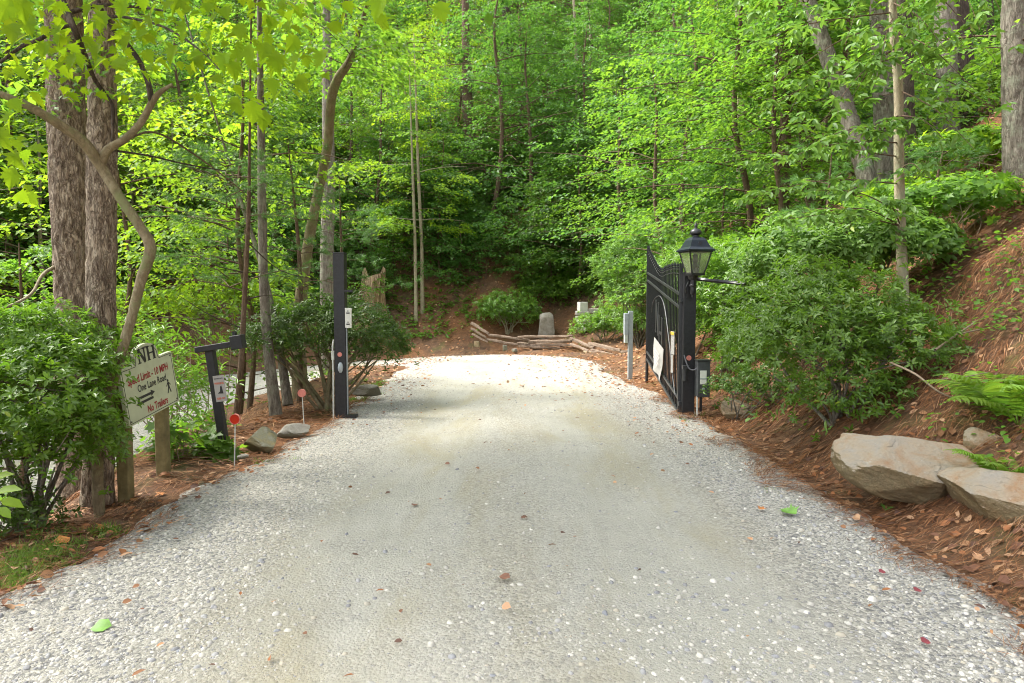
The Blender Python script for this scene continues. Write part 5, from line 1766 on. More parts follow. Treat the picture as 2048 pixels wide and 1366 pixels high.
def add_crown(t, P, seed, R, nb, leaf, mat, f0=.3, nt=16, nl=9, tpl='chip', flat=.38, droop=.25, rise=.3, wood_m='bark_brown', **kw):
    r = np.random.default_rng(seed)
    C = catmull(P, 6); n = len(C)
    f = np.sort(r.uniform(f0, .98, nb))
    S = np.stack([np.interp(f, np.linspace(0, 1, n), C[:, i]) for i in range(3)], -1)
    az = np.arange(nb) * 2.4 + r.normal(0, .4, nb)
    Lb = R * (1.15 - .5 * f) * r.uniform(.5, 1.1, nb)
    ri = r.uniform(.5, 1.4, nb) * rise; dr = r.uniform(.6, 1.3, nb) * droop
    V, Q = branch_wood(S, az, Lb, ri, dr, np.clip(Lb * .008, .004, .03))
    part('branches', V, Q, M[wood_m], t, True)
    V, T = spray_leaves(r, S, az, Lb, ri, dr, nt, nl, leaf, tpl, flat=flat, **kw)
    part('crown', V, T, M[mat], t)


add_crown(*TR[3], 301, 2.2, 16, .11, 'leaf_bright', .72)
add_crown(*TR[5], 302, 2.0, 12, .12, 'leaf_lime', .45, flat=.2, droop=.15, rise=.1)
add_crown(*TR[6], 303, 2.4, 14, .12, 'leaf_bright', .5, flat=.2, droop=.15, rise=.1)
add_crown(*TR[7], 304, 3.2, 22, .13, 'leaf_maple', .35)
add_crown(*TR[8], 305, 2.6, 14, .13, 'leaf_maple', .45)
add_crown(*TR[10], 306, 2.8, 12, .12, 'leaf_maple', .7)
add_crown(*TR[12], 307, 2.4, 8, .12, 'leaf_maple', .8)
add_crown(*TR[19], 308, 2.4, 16, .12, 'leaf_bright', .3)
add_crown(*TR[16], 309, 2.2, 10, .10, 'leaf_bright', .6)
# the low bright shelf of leaves on the thin poles: one branch, aimed to the left and right
for k, (i, (u0, v0), aa, L_) in enumerate(((6, (838, 440), 3.3, 2.2), (6, (838, 440), -.1, 1.8), (5, (829, 440), 3.6, 1.4), (6, (838, 455), 4.2, 2.0), (5, (829, 330), 3.0, 2.6), (6, (836, 345), 5.6, 2.6))):
    t, P = TR[i]; r = np.random.default_rng(400 + k)
    S = np.array([at(u0, v0, P[1][1])]); az = np.array([aa]); Lb = np.array([L_])
    V, Q = branch_wood(S, az, Lb, np.array([.10]), np.array([.14]), np.array([.02]))
    part('branch', V, Q, M['bark_pale'], t, True)
    V, T = spray_leaves(r, S, az, Lb, np.array([.10]), np.array([.14]), 34, 11, .12, 'chip', tw=.45, flat=.22)
    part('leaf_shelf', V, T, M['leaf_lime'], t)

# slim smooth tree at the right: broad leaf sprays in whorls, close to the camera
t, P = TR[13]; r = np.random.default_rng(500)
ends = [(1500, 235, 7.0), (1440, 110, 7.6), (1560, 160, 6.8), (1620, 70, 6.9), (1590, 300, 6.8), (1500, 390, 6.9), (1640, 250, 6.7), (1700, 330, 7.0), (1560, 440, 7.0), (1690, 90, 6.8), (1740, 20, 7.0), (1660, 420, 7.3),
        (1900, 110, 7.0), (1960, 60, 6.8), (1990, 120, 7.1), (2000, 20, 7.0), (1880, 30, 7.2), (1950, 180, 7.2), (1860, 160, 7.4), (1850, 350, 7.5), (1760, 400, 7.6), (1900, 290, 7.4), (1840, 60, 7.0), (1480, 60, 7.4), (1600, 10, 7.2), (1950, 300, 7.3), (2010, 230, 7.6), (1700, 200, 7.2), (1530, 330, 7.0), (1470, 320, 7.1), (1620, 380, 7.0), (1760, 130, 7.3)]
bw = []; lv = []
for k, (u, v, y) in enumerate(ends):
    e = at(u, v, y); f = np.clip((540 - (v - 60 - r.uniform(0, 60))) / 600, .02, .98)
    C = catmull(P, 6); s = C[int(f * (len(C) - 1))]
    m_ = (s + e) / 2 + np.array((0, 0, .10))
    V, Q = wood([s, m_, e], [.009, .006, .002], 5, 5); part('branch', V, Q, M['bark_brown'], t, True)
    path = catmull([s, m_, e], 10)
    L_ = np.linalg.norm(e - s)
    for j in range(int(7 + L_ * 6)):
        ff = r.uniform(.25, 1); p0 = path[min(int(ff * 20), 19)]
        a = r.uniform(0, 6.28); off = np.array((math.cos(a), math.sin(a), -.1)) * r.uniform(.05, .30)
        lv.append((*(p0 + off), a))
lv = np.array(lv)
n = len(lv); nl = 6
ax = unit(np.stack([np.cos(lv[:, 3]) * .7, np.sin(lv[:, 3]) * .7, r.normal(.0, .3, n)], -1))
ph = r.uniform(0, 6.28, n)[:, None] + np.arange(nl)[None] * 2.4
Dv = ax[:, None] * .55 + np.stack([np.cos(ph), np.sin(ph), -.45 + r.normal(0, .25, ph.shape)], -1)
Lf = r.uniform(.075, .135, n * nl)
V, T = leaves(np.repeat(lv[:, None, :3], nl, 1).reshape(-1, 3), Dv.reshape(-1, 3), (UP + r.normal(0, .35, (n * nl, 3))), Lf, Lf * .46, 'oval')
part('crown', V, T, M['leaf_pale'], t)


# ------------------------------------------------------------------ pines with soft tufts
def pine(name, label, base, H, seed, R=1.0, h0=.5, nb=18, root=None, trunk=True, need=.10, tufts=9, wn=.0035):
    r = np.random.default_rng(seed)
    z0 = g(*base)
    t = root or thing(name, (base[0], base[1], z0), label, 'tree')
    B0 = np.array((base[0], base[1], z0))
    if trunk:
        V, Q = wood([B0 - (0, 0, .2), B0 + (r.normal(0, .05), 0, H * .5), B0 + (r.normal(0, .08), 0, H)], [.02 + H * .008, .015 + H * .005, .006], 8, 6)
        part('trunk', V, Q, M['bark_brown'], t, True)
    f = np.sort(r.uniform(0, 1, nb)); S = B0 + UP * (h0 + (H - h0) * f)[:, None]
    az = np.arange(nb) * 2.4 + r.normal(0, .3, nb); Lb = R * (1.1 - .8 * f) * r.uniform(.6, 1.1, nb)
    ri = r.uniform(.1, .5, nb); dr = r.uniform(.1, .35, nb)
    V, Q = branch_wood(S, az, Lb, ri, dr, np.full(nb, .009)); part('branches', V, Q, M['bark_brown'], t, True)
    nt_ = tufts
    tt_ = r.uniform(.35, 1, (nb, nt_)); tt_[:, 0] = 1
    d = np.stack([np.cos(az), np.sin(az), np.zeros(nb)], -1)
    P = S[:, None] + d[:, None] * (Lb[:, None] * tt_)[..., None] + UP * (Lb[:, None] * (ri[:, None] * tt_ - dr[:, None] * tt_ ** 2))[..., None]
    sa = az[:, None] + np.where(np.arange(nt_) % 2, 1, -1) * r.uniform(.3, 1.1, (nb, nt_)) * (tt_ < .99)
    sd = np.stack([np.cos(sa), np.sin(sa), r.uniform(-.1, .4, sa.shape)], -1)
    P = P + sd * (r.uniform(.05, .35, sa.shape) * (tt_ < .99))[..., None] * R
    P = P.reshape(-1, 3); sd = unit(sd.reshape(-1, 3))
    k = 34; n = len(P)
    th = r.uniform(.25, 1.35, (n, k)); ph = r.uniform(0, 6.28, (n, k))
    pr = perp(np.repeat(sd[:, None], k, 1), ph)
    Dv = sd[:, None] * np.cos(th)[..., None] + pr * np.sin(th)[..., None] - UP * .12
    Q0 = P[:, None] - sd[:, None] * (r.uniform(0, .12, (n, k)))[..., None]
    m = n * k
    V, T = leaves(Q0.reshape(m, 3), Dv.reshape(m, 3), r.normal(0, 1, (m, 3)), need * r.uniform(.7, 1.15, m), np.full(m, wn), 'needle')
    part('needles', V, T, M['needle'], t)
    return t


p0 = TR[0][1][1]
pine('x', 'x', (TR[0][1][0][0], 9.3), at(500, 300, 9.3)[2] - g(TR[0][1][0][0], 9.3), 601, 1.25, 1.9, 26, TR[0][0], False, .11, 10, .005)
q = at(700, 500, 13); pine('young_pine', 'young soft needled pine behind the top of the black gate post', (q[0] - .3, 13.5), 4.2, 602, 1.3, 1.6, 20, need=.12, wn=.006)
q = at(600, 500, 11.5); pine('young_pine', 'soft needled pine in the thicket between the slim trees at left', (q[0], 11.3), 4.4, 605, 1.35, 1.7, 24, need=.12, wn=.006)
q = at(1660, 430, 9.8); pine('young_pine', 'feathery pine sapling below the leaning trunk at the right', (q[0], 9.8), at(1660, 290, 9.8)[2] - g(q[0], 9.8), 603, 1.15, .5, 26, need=.12, wn=.0045)
q = at(1910, 400, 9.6); pine('young_pine', 'small feathery pine on the bank right of the slim smooth tree', (q[0], 9.9), 1.3, 604, .9, .2, 20, need=.11, wn=.004)

# ------------------------------------------------------------------ shrubs
vis = dict(theta=(40, 85))
shrub('azalea_shrub', 'large glossy dark green shrub on the right bank above the boulders', 'shrub', (3.35, 6.9),
      [(3.05, 7.05, 1.15, .90, .75, .72), (3.80, 6.95, 1.15, .72, .60, .50), (2.80, 7.6, 1.02, .42, .5, .50), (3.45, 7.1, 1.45, .7, .6, .5), (3.35, 6.75, .62, .55, .45, .42), (3.15, 7.3, 1.75, .45, .4, .32), (4.2, 7.0, 1.0, .5, .45, .32)], 2500, 7, .068, 'oval', 'leaf_gloss', 'bark_grey', 701, 12, .020, wid=.42)
shrub('azalea_shrub', 'bright green leafy shrub in the left foreground, partly over the sign', 'shrub', (-3.55, 5.0),
      [(-3.55, 4.95, .80, .62, .55, .42), (-3.36, 5.10, .50, .40, .38, .34), (-3.95, 5.2, 1.15, .7, .5, .42), (-3.75, 5.45, 1.32, .42, .40, .26), (-4.15, 4.9, .60, .6, .5, .5), (-3.42, 5.6, 1.24, .28, .25, .20), (-3.22, 4.95, .62, .28, .28, .28), (-3.4, 5.1, 1.12, .4, .35, .25)], 2500, 7, .060, 'oval', 'leaf_azalea', 'bark_grey', 702, 12, .020, wid=.44)
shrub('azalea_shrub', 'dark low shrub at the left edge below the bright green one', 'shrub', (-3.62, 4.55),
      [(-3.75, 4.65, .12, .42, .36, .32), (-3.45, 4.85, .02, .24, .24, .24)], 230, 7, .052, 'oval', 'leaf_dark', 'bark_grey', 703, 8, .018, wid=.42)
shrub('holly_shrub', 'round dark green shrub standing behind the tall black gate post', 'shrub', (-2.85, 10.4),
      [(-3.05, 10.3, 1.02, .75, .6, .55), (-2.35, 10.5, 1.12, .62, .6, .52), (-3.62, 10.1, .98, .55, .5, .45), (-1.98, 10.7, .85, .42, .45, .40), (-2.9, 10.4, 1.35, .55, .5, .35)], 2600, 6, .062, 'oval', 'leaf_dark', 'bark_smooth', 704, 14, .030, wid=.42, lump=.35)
shrub('holly_shrub', 'rounded bright green shrub at the left end of the rail fence', 'shrub', (-.15, 25.8),
      [(-.25, 25.8, 1.35, 1.05, .8, .65), (.35, 26.0, 1.0, .8, .7, .5), (-.6, 25.7, 1.1, .6, .6, .45)], 1500, 6, .10, 'chip', 'leaf_gloss', 'bark_pale', 705, 8, .03)
shrub('rhododendron', 'tall dark evergreen bush behind the standing stone', 'shrub', (2.2, 27.6),
      [(1.9, 28.2, 4.2, 2.0, 1.3, 1.4), (3.2, 28.0, 3.3, 1.7, 1.2, 1.4), (.8, 28.3, 3.0, 1.4, 1.0, 1.1), (2.4, 28.6, 5.8, 1.6, 1.1, 1.3), (3.9, 27.6, 2.4, 1.3, 1, 1.1), (1.3, 27.9, 2.3, 1.2, .9, .8), (4.4, 28, 4.2, 1.3, 1, 1.3), (1.1, 27.2, 1.9, 1.0, .6, .7), (2.5, 27.1, 2.0, 1.1, .6, .8), (3.7, 26.9, 1.7, .9, .6, .8)], 8200, 6, .12, 'chip', 'leaf_gloss', 'bark_pale', 706, 9, .055, inner=.5)
shrub('rhododendron', 'pale green rhododendron behind the open gate', 'shrub', (3.9, 20.4),
      [(3.7, 20.3, 1.7, 1.1, .9, 1.0), (4.6, 20.0, 2.2, 1.2, .9, 1.1), (3.4, 20.8, 2.6, .9, .8, .8), (4.2, 20.6, 3.2, 1.1, .9, .9), (3.9, 19.9, .9, .8, .7, .5)], 2600, 7, .13, 'chip', 'leaf_pale', 'bark_grey', 707, 9, .03, wid=.30)
shrub('rhododendron', 'low yellow green azalea mound in front of the pale block wall', 'shrub', (3.1, 22.6),
      [(2.7, 22.9, .65, .75, .5, .45), (3.4, 22.5, .85, .9, .6, .6), (4.0, 22.0, .8, .7, .6, .6)], 1300, 6, .10, 'chip', 'leaf_azalea', 'bark_grey', 708, 6, .02)
shrub('rhododendron', 'long leaved shrub hanging over the far end of the gate', 'shrub', (3.55, 13.6),
      [(3.35, 13.8, 1.2, .42, .6, .8), (3.6, 14.3, 2.1, .6, .7, .7), (4.1, 13.4, 1.6, .7, .7, .9)], 900, 7, .13, 'oval', 'leaf_pale', 'bark_grey', 709, 8, .022, wid=.28)
shrub('rhododendron', 'mid green shrub directly right of the lantern post', 'shrub', (3.6, 11.4),
      [(3.5, 11.4, 1.35, .62, .6, .85), (3.9, 11.0, 1.0, .6, .6, .7), (3.7, 11.8, 2.1, .75, .7, .6), (4.5, 11.0, 1.9, .9, .7, .9)], 2000, 7, .11, 'oval', 'leaf_azalea', 'bark_grey', 710, 10, .022, wid=.34)
shrub('broadleaf_shrub', 'light green large leaved shrub behind the glossy shrub on the right bank', 'shrub', (4.2, 8.6),
      [(3.7, 8.8, 2.15, .85, .6, .42), (4.4, 8.6, 2.3, .8, .6, .45), (3.5, 9.4, 1.9, .5, .5, .40), (5.0, 8.8, 2.35, .6, .5, .4)], 1100, 6, .115, 'oval', 'leaf_pale', 'bark_brown', 711, 10, .018, wid=.42, theta=(60, 100))
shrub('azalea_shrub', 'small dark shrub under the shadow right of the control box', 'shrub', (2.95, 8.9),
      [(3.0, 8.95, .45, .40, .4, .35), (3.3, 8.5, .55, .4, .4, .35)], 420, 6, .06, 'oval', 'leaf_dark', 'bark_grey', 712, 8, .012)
shrub('leafy_sapling', 'spray of maple like leaves at the top of the straw slope, right', 'sapling', (5.9, 9.0),
      [(5.8, 9.0, g(5.8, 9.0) + .75, .8, .6, .30), (5.2, 9.0, g(5.2, 9) + .6, .6, .5, .3)], 420, 6, .11, 'maple', 'leaf_bright', 'twig', 713, 8, .01, wid=.95, theta=(65, 100))
shrub('leafy_sapling', 'low maple seedlings at the foot of the big trunks at right', 'sapling', (7.6, 10.6),
      [(7.4, 10.8, g(7.4, 10.8) + .5, 1.1, .8, .30), (6.4, 10.9, g(6.4, 10.9) + .5, 1.0, .8, .35)], 600, 6, .12, 'maple', 'leaf_lime', 'twig', 714, 8, .01, wid=.95, theta=(65, 100))
shrub('leafy_sapling', 'long leaved twiggy thicket on the bank left of the leaning post', 'sapling', (-4.3, 8.6),
      [(-4.4, 8.7, .5, .8, .7, .55), (-3.9, 8.2, .1, .5, .5, .4), (-5.0, 9.4, .9, .9, .7, .5)], 260, 6, .13, 'oval', 'leaf_azalea', 'twig', 715, 26, .010, wid=.25, inner=.2)
shrub('leafy_sapling', 'broad leaved sapling growing behind the right sign post', 'sapling', (-3.35, 6.9),
      [(-3.45, 6.95, .05, .38, .3, .36), (-3.15, 7.2, -.02, .28, .3, .25)], 60, 5, .15, 'maple', 'leaf_bright', 'twig', 716, 12, .008, wid=1.0, theta=(60, 100), inner=.3)
shrub('leafy_sapling', 'yellow green thicket on the bank behind the leaning post', 'sapling', (-5.0, 11.5),
      [(-7.4, 13.6, 1.45, 1.5, 1.0, .5), (-6.0, 14.2, 1.7, .9, .7, .4)], 600, 6, .10, 'chip', 'leaf_lime', 'twig', 717, 18, .012, inner=.3)

# ferns
def fern(base, seed, label, nf=13, L0=.62):
    r = np.random.default_rng(seed)
    z = g(*base); B = np.array((base[0], base[1], z))
    t = thing('fern', tuple(B), label, 'fern')
    for i in range(nf):
        az = i / nf * 6.28 + r.normal(0, .2); L = L0 * r.uniform(.7, 1.15); el = r.uniform(.95, 1.5)
        s = np.linspace(0, 1, 13)
        d = np.array((math.cos(az), math.sin(az), 0))
        P = B + d * (L * s * math.cos(el * .55))[:, None] + UP * (L * (1.15 * math.sin(el) * s - .70 * s * s))[:, None]
        rg, _ = tube_rings(P, np.linspace(.004, .0012, 13), 4)
        ns = 19; tt_ = np.linspace(.12, .99, ns)
        Pp = np.stack([np.interp(tt_, s, P[:, k]) for k in range(3)], -1)
        Tn = unit(np.gradient(Pp, axis=0)); Sd = unit(np.cross(Tn, UP)); Nn = np.cross(Sd, Tn)
        V_, T_ = [], []
        pl_ = .125 * L0 / .62 * np.sin(np.clip(tt_ * 1.05 + .08, 0, 1) * math.pi) ** .7 + .012
        for sg in (1, -1):
            dirp = unit(Sd * sg + Tn * .35 - Nn * .15 + r.normal(0, .06, Sd.shape))
            V2, T2 = leaves(Pp, dirp, Nn + r.normal(0, .12, Nn.shape), pl_ * 1.15, np.full(ns, .021) * L0 / .62, 'oval')
            V_.append((V2, T2))
        rq = [((a * 4 + b), (a * 4 + (b + 1) % 4), (a * 4 + 4 + (b + 1) % 4), (a * 4 + 4 + b)) for a in range(12) for b in range(4)]
        rt = np.array([t_ for q_ in rq for t_ in ((q_[0], q_[1], q_[2]), (q_[0], q_[2], q_[3]))])
        V_.append((rg.reshape(-1, 3), rt))
        V2, T2 = join(V_)
        part('frond', V2, T2, M['fern'], t)
    return t


for k, (u, v, y, lb) in enumerate(((2035, 890, 5.3, 'largest fern at the right edge above the boulders'), (1985, 850, 5.75, 'fern behind the slab boulder, left of the largest fern'), (2000, 940, 4.75, 'small fern growing between the two big boulders'))):
    q = at(u, v, y); fern((q[0], y), 800 + k, lb, 13 if k < 2 else 8, .80 if k == 0 else .62 if k == 1 else .40)
q = at(1640, 870, 6.2)

# green weeds and grass
def tufts(name, spots, label, mat, seed, per=24, L=.075, w=.005):
    r = np.random.default_rng(seed); P = []
    for (u, v, ru, rv, n_) in spots:
        for i in range(n_):
            q = ground(u + r.normal(0, ru), v + r.normal(0, rv), 1.6, 40); P.append(q)
    P = np.array(P); n = len(P)
    az = r.uniform(0, 6.28, (n, per)); Dv = np.stack([np.cos(az), np.sin(az), r.uniform(.3, 2.2, (n, per))], -1)
    Q = np.repeat(P[:, None], per, 1) + r.normal(0, .02, (n, per, 3)) * (1, 1, 0)
    m = n * per
    sc_ = np.repeat(np.clip(P[:, 1] / 4, 1, 2.5), per)
    V, T = leaves(Q.reshape(m, 3), Dv.reshape(m, 3), r.normal(0, 1, (m, 3)), L * r.uniform(.4, 1.1, m) * sc_ ** .5, np.full(m, w) * sc_, 'straw')
    o = part(name, V, T, M[mat], None); tag(o, label, 'grass', kind='stuff')


tufts('grass', [(45, 1130, 40, 18, 60), (110, 1095, 30, 14, 26), (200, 1070, 22, 8, 12), (20, 1160, 25, 12, 18), (740, 772, 18, 4, 14), (735, 800, 25, 10, 12), (1375, 838, 14, 5, 8), (1540, 990, 6, 4, 4), (550, 930, 25, 4, 5)],
      'patches of short yellow green grass and weeds on the verges', 'grass', 901)
# small seedlings on the banks
def clear_edge(q):
    return float(stadium(q[:1], q[1:2])[0][0]) - HW


r = np.random.default_rng(905); cs = []
for i in range(640):
    if i < 60:
        u, v = r.uniform(1420, 2040), r.uniform(560, 1000)
    elif i < 400:
        u, v = r.uniform(700, 960), r.uniform(500, 680)
    else:
        u, v = r.uniform(1380, 2048), r.uniform(300, 700)
    q = ground(u, v)
    if clear_edge(q) > .5: cs.append(q)
cs = np.array(cs); n = len(cs); nl = 9
ph = r.uniform(0, 6.28, (n, nl)); rr = r.uniform(.02, .16, (n, nl, 1))
Q = cs[:, None] + np.stack([np.cos(ph), np.sin(ph), np.zeros_like(ph)], -1) * rr + UP * r.uniform(.05, .22, (n, nl, 1))
Dv = np.stack([np.cos(ph), np.sin(ph), r.normal(-.2, .2, ph.shape)], -1); m = n * nl
s = np.repeat(np.clip(cs[:, 1] / 10, .7, 1.7), nl) * r.uniform(.05, .10, m)
V, T = leaves(Q.reshape(m, 3), Dv.reshape(m, 3), UP + r.normal(0, .3, (m, 3)), s, s * .75, 'oval')
o = part('ground_plants', V, T, M['leaf_bright'], None); tag(o, 'scattered little green seedlings on the brown banks', 'ground plants', kind='stuff')

# bare branches lying on the right bank
def stick(name, label, pts, rads, mat='twig', cat='branch', n=6):
    P = [at(u, v, y) for u, v, y in pts]
    V, Q = wood(P, rads, n, 6); nn = len(V)
    o = part(name, V, Q, M[mat], None, True); tag(o, label, cat)
    return o


stick('fallen_branch', 'long bare branch with a fork lying up the straw slope at the right', [(1870, 700, 6.3), (1920, 665, 6.6), (1970, 630, 7.0), (2015, 595, 7.5)], [.012, .011, .009, .004])
stick('fallen_branch', 'bare twig running level to the right edge across the straw slope', [(1918, 668, 6.6), (1980, 655, 6.6), (2060, 642, 6.5)], [.009, .007, .004])
stick('fallen_branch', 'drooping bare stem leaving the glossy shrub towards the fern', [(1780, 725, 6.3), (1830, 748, 6.0), (1880, 785, 5.8), (1940, 806, 5.7)], [.010, .010, .008, .004])
stick('fallen_branch', 'thin twig between the shrub and the fern, above the slab', [(1850, 762, 5.95), (1920, 755, 5.9), (1975, 745, 5.9)], [.006, .005, .003])
stick('dead_limb', 'pale bare limb reaching left from the big left trunk', [(112, 532, 6.8), (85, 550, 6.6), (65, 585, 6.4), (35, 605, 6.2), (-10, 622, 6.0)], [.018, .016, .014, .013, .010], 'bark_pale')
for k, pts in enumerate((((486, 505, 9.3), (440, 492, 9.1), (400, 500, 8.9)), ((487, 545, 9.3), (430, 530, 9.0), (385, 500, 8.8)), ((487, 600, 9.3), (540, 590, 9.4), (600, 600, 9.6)), ((480, 655, 9.3), (420, 630, 9.0), (355, 590, 8.8)), ((490, 480, 9.3), (560, 540, 9.5), (640, 560, 9.7)))):
    P = [at(*p_) for p_ in pts]; V, Q = wood(P, [.010, .007, .003], 5, 5); part('branch', V, Q, M['bark_dark'], TR[0][0], True)

# ------------------------------------------------------------------ the wooded hillside
protos = []
kinds = [
    ('understory_tree', 'slender understory tree with bright green layered leaves on the hillside', 'leaf_bright', 'bark_brown', dict(H=6.5, h0=.9, R=2.7, nb=34, tr=.07, leaf=.125, nt=17, nl=9, droop=.22, flat=.3)),
    ('understory_tree', 'slender understory tree with bright green layered leaves on the hillside', 'leaf_bright', 'bark_brown', dict(H=8.5, h0=1.5, R=3.0, nb=38, tr=.085, leaf=.13, nt=17, nl=9, droop=.28, flat=.34, lean=(.7, .3))),
    ('maple_sapling', 'deep green leafy sapling on the shaded hillside', 'leaf_maple', 'bark_brown', dict(H=5.0, h0=.5, R=2.2, nb=30, tr=.05, leaf=.125, nt=16, nl=9, droop=.3, flat=.34)),
    ('maple_sapling', 'deep green leafy sapling on the shaded hillside', 'leaf_maple', 'bark_brown', dict(H=9.5, h0=1.6, R=3.3, nb=40, tr=.10, leaf=.135, nt=18, nl=9, droop=.32, flat=.42, lean=(-.6, .2))),
    ('beech_sapling', 'yellow green sapling with flat leaf layers in the wood', 'leaf_lime', 'bark_pale', dict(H=5.8, h0=.8, R=2.6, nb=24, tr=.055, leaf=.12, nt=20, nl=10, droop=.14, flat=.2, shape=.4)),
    ('woodland_tree', 'tall forest tree with high leafy crown behind the thicket', 'leaf_maple', 'bark_grey', dict(H=17, h0=4.5, R=4.2, nb=52, tr=.20, leaf=.19, nt=19, nl=9, droop=.3, flat=.45, shape=.5, n=12)),
    ('woodland_tree', 'tall forest tree with high leafy crown behind the thicket', 'leaf_bright', 'bark_brown', dict(H=15, h0=3.5, R=3.9, nb=48, tr=.17, leaf=.18, nt=19, nl=9, droop=.3, flat=.4, shape=.5, n=12, lean=(.8, -.4))),
    ('understory_bush', 'low leafy undergrowth bush on the hillside', 'leaf_maple', 'bark_brown', dict(H=2.0, h0=.15, R=1.5, nb=24, tr=.03, leaf=.115, nt=13, nl=8, droop=.25, flat=.45, shape=.4)),
    ('slender_tree', 'slender high crowned tree', 'leaf_lime', 'bark_brown', dict(H=7.5, h0=2.5, R=2.7, nb=30, tr=.06, leaf=.12, nt=18, nl=10, droop=.2, flat=.35)),
    ('understory_bush', 'low leafy undergrowth bush on the hillside', 'leaf_bright', 'bark_brown', dict(H=1.6, h0=.15, R=1.3, nb=22, tr=.025, leaf=.11, nt=12, nl=8, droop=.25, flat=.4, shape=.4)),
]
grp = {'understory_tree': 'bright green understory trees on the hillside', 'maple_sapling': 'deep green saplings on the hillside', 'beech_sapling': 'yellow green saplings in the wood',
       'woodland_tree': 'tall forest trees behind the thicket', 'understory_bush': 'undergrowth bushes on the hillside', 'slender_tree': 'slender trees'}
for k, (nm, lb, lm, bm_, kw) in enumerate(kinds):
    protos.append(proto_tree(nm, 1000 + k, lb, 'shrub' if 'bush' in nm else 'tree', grp[nm], bm_, lm, **kw))
used = [False] * len(protos)


def plant(k, x, y, s=1.0, rz=None, dz=0.0):
    o = protos[k]
    if used[k]: o = copy_tree(o)
    used[k] = True
    o.location = (x, y, g(x, y) + dz); o.rotation_euler = (0, 0, random.uniform(0, 6.28) if rz is None else rz); o.scale = (s, s, s * random.uniform(.9, 1.1))
    return o


def clear_of(x, y):
    D = float(stadium(np.array([x]), np.array([y]))[0][0])
    return D - HW


random.seed(12)
plants = []
BASE = ['bright green layered tree', 'leaning bright green tree', 'deep green sapling', 'deep green tree', 'yellow green sapling', 'dark crowned forest tree', 'bright crowned forest tree', 'deep green bush', 'slender tree', 'bright green bush']


def try_plant(k, xr, yr, n, dmin, emin, srange=(.8, 1.2), ok=lambda x, y: True, tries=4000):
    c = 0
    for _ in range(tries):
        if c >= n: break
        x = random.uniform(*xr); y = random.uniform(*yr)
        kk = random.choice(k)
        if -2.5 < x - .06 * (y - 28) < 9 and 27 < y < 46 and kk in (0, 1, 4): kk = random.choice((2, 3, 3))
        if clear_of(x, y) < emin or not ok(x, y): continue
        if abs(x) > .86 * y + 4: continue
        if any((x - a) ** 2 + (y - b) ** 2 < dmin ** 2 for a, b in plants[-400:]): continue
        plants.append((x, y)); s_ = random.uniform(*srange)
        o = plant(kk, x, y, s_); c += 1
        size = 'smaller ' if s_ < srange[0] * .6 + srange[1] * .4 else 'taller '
        if x < -13.8 and y < 37: zone = 'beyond the lower road' if y > 20 else 'behind the big trunks'
        elif x > 4.5 and y < 29 : zone = 'on the right bank behind the gate'
        elif x > .42 * y: zone = 'slope at upper right'
        elif x < -.28 * y: zone = 'slope at upper left'
        elif x < -.05 * y: zone = 'slope above the bend'
        elif x < .14 * y: zone = 'hollow above the rail fence'
        else: zone = 'slope right of centre'
        dist = 'front row' if y < 34 else 'middle distance' if y < 46 else 'far back'
        o['label'] = size + BASE[kk] + ', ' + dist + ', ' + zone
    return c


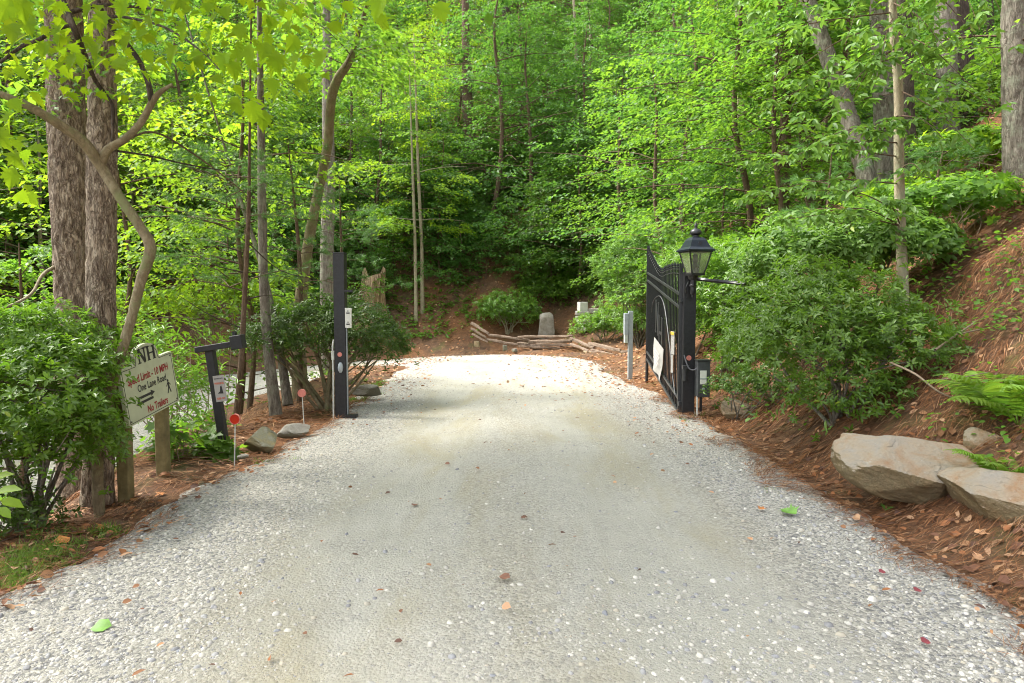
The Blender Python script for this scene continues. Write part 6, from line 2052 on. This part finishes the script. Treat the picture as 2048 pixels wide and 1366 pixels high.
notbed = lambda x, y: not (-2.5 < x < 6 and y < 29)          # keeps the fence bed open
far = lambda x, y: y > 29.5 or x < -9
n1 = try_plant([0, 1, 2, 3, 4, 4], (-16, 22), (28.5, 38), 80, 1.6, 3, (.75, 1.2), notbed)
n2 = try_plant([0, 1, 2, 3, 4], (-26, 34), (38, 54), 85, 2.2, 6, (1.0, 1.5))
n3 = try_plant([5, 6, 3, 5, 6], (-45, 55), (44, 80), 75, 3.4, 10, (1, 1.4))
n4 = try_plant([7, 7, 9, 2], (-12, 14), (26.3, 36), 120, .8, 1.8, (.7, 1.3), lambda x, y: not (-1.4 < x < 5.5 and y < 27.0) and not (-5.0 < x < -2.4 and y < 27.6))
# left, beyond the lower arm of the road
n5 = try_plant([0, 1, 2, 3, 4, 6], (-32, -15.5), (9, 36), 70, 1.8, 3, (.8, 1.2))
n6 = try_plant([7, 9, 4], (-24, -13.8), (9, 30), 44, 1.3, 1.4, (.9, 1.5))
# right of the road, up the bank
right_ok = lambda x, y: x > 5.2 + max(0, 13 - y) * .9 and not (x / y > .50 and y < 20)
n7 = try_plant([0, 1, 2, 3, 0], (4.8, 16), (13.5, 29), 30, 2.0, 2.6, (.7, 1.05), right_ok)
n8 = try_plant([7, 9, 2], (5, 20), (14, 27), 26, 1.4, 2.6, (.7, 1.1), lambda x, y: x > 5.2 and not (x / y > .55 and y < 16))
n9 = try_plant([5, 6, 3, 1], (9, 34), (20, 42), 26, 3.0, 5, (.8, 1.2), lambda x, y: x / y > .45)
print('planted', n1, n2, n3, n4, n5, n6, n7, n8, n9)
# chosen ones: the big bright mass right of centre, and trees between the road arms
for k, (kk, x, y, s_, lb) in enumerate((
        (1, 5.3, 15.2, .92, 'bright leafy maple whose boughs hang over the gate, right of centre'),
        (0, 6.6, 13.6, .95, 'bright leafy tree rising behind the lantern'),
        (1, 4.4, 24.5, 1.0, 'bright leafy tree above the pale block wall'),
        (3, 6.8, 18.5, .95, 'dark leaved tree standing behind the bright maple'),
        (1, -5.8, 14.2, .72, 'bright leafy sapling on the island between the road arms'),
        (1, 4.3, 18.4, .80, 'bright leafy tree overhanging the pale rhododendron behind the gate'),
        (8, -4.7, 12.0, .85, 'slender high crowned tree on the island behind the leaning post'),
        (8, -7.2, 12.6, .95, 'slender high crowned tree on the island seen between the crooked tree and the leaning post'),
        (0, -6.6, 9.2, .72, 'bright leafy sapling directly left of the big trunks'))):
    o = plant(kk, x, y, s_); o['label'] = lb
    if 'group' in o: del o['group']
for o_, u in zip(protos, used):
    if not u:
        for c in list(o_.children): bpy.data.objects.remove(c)
        bpy.data.objects.remove(o_)
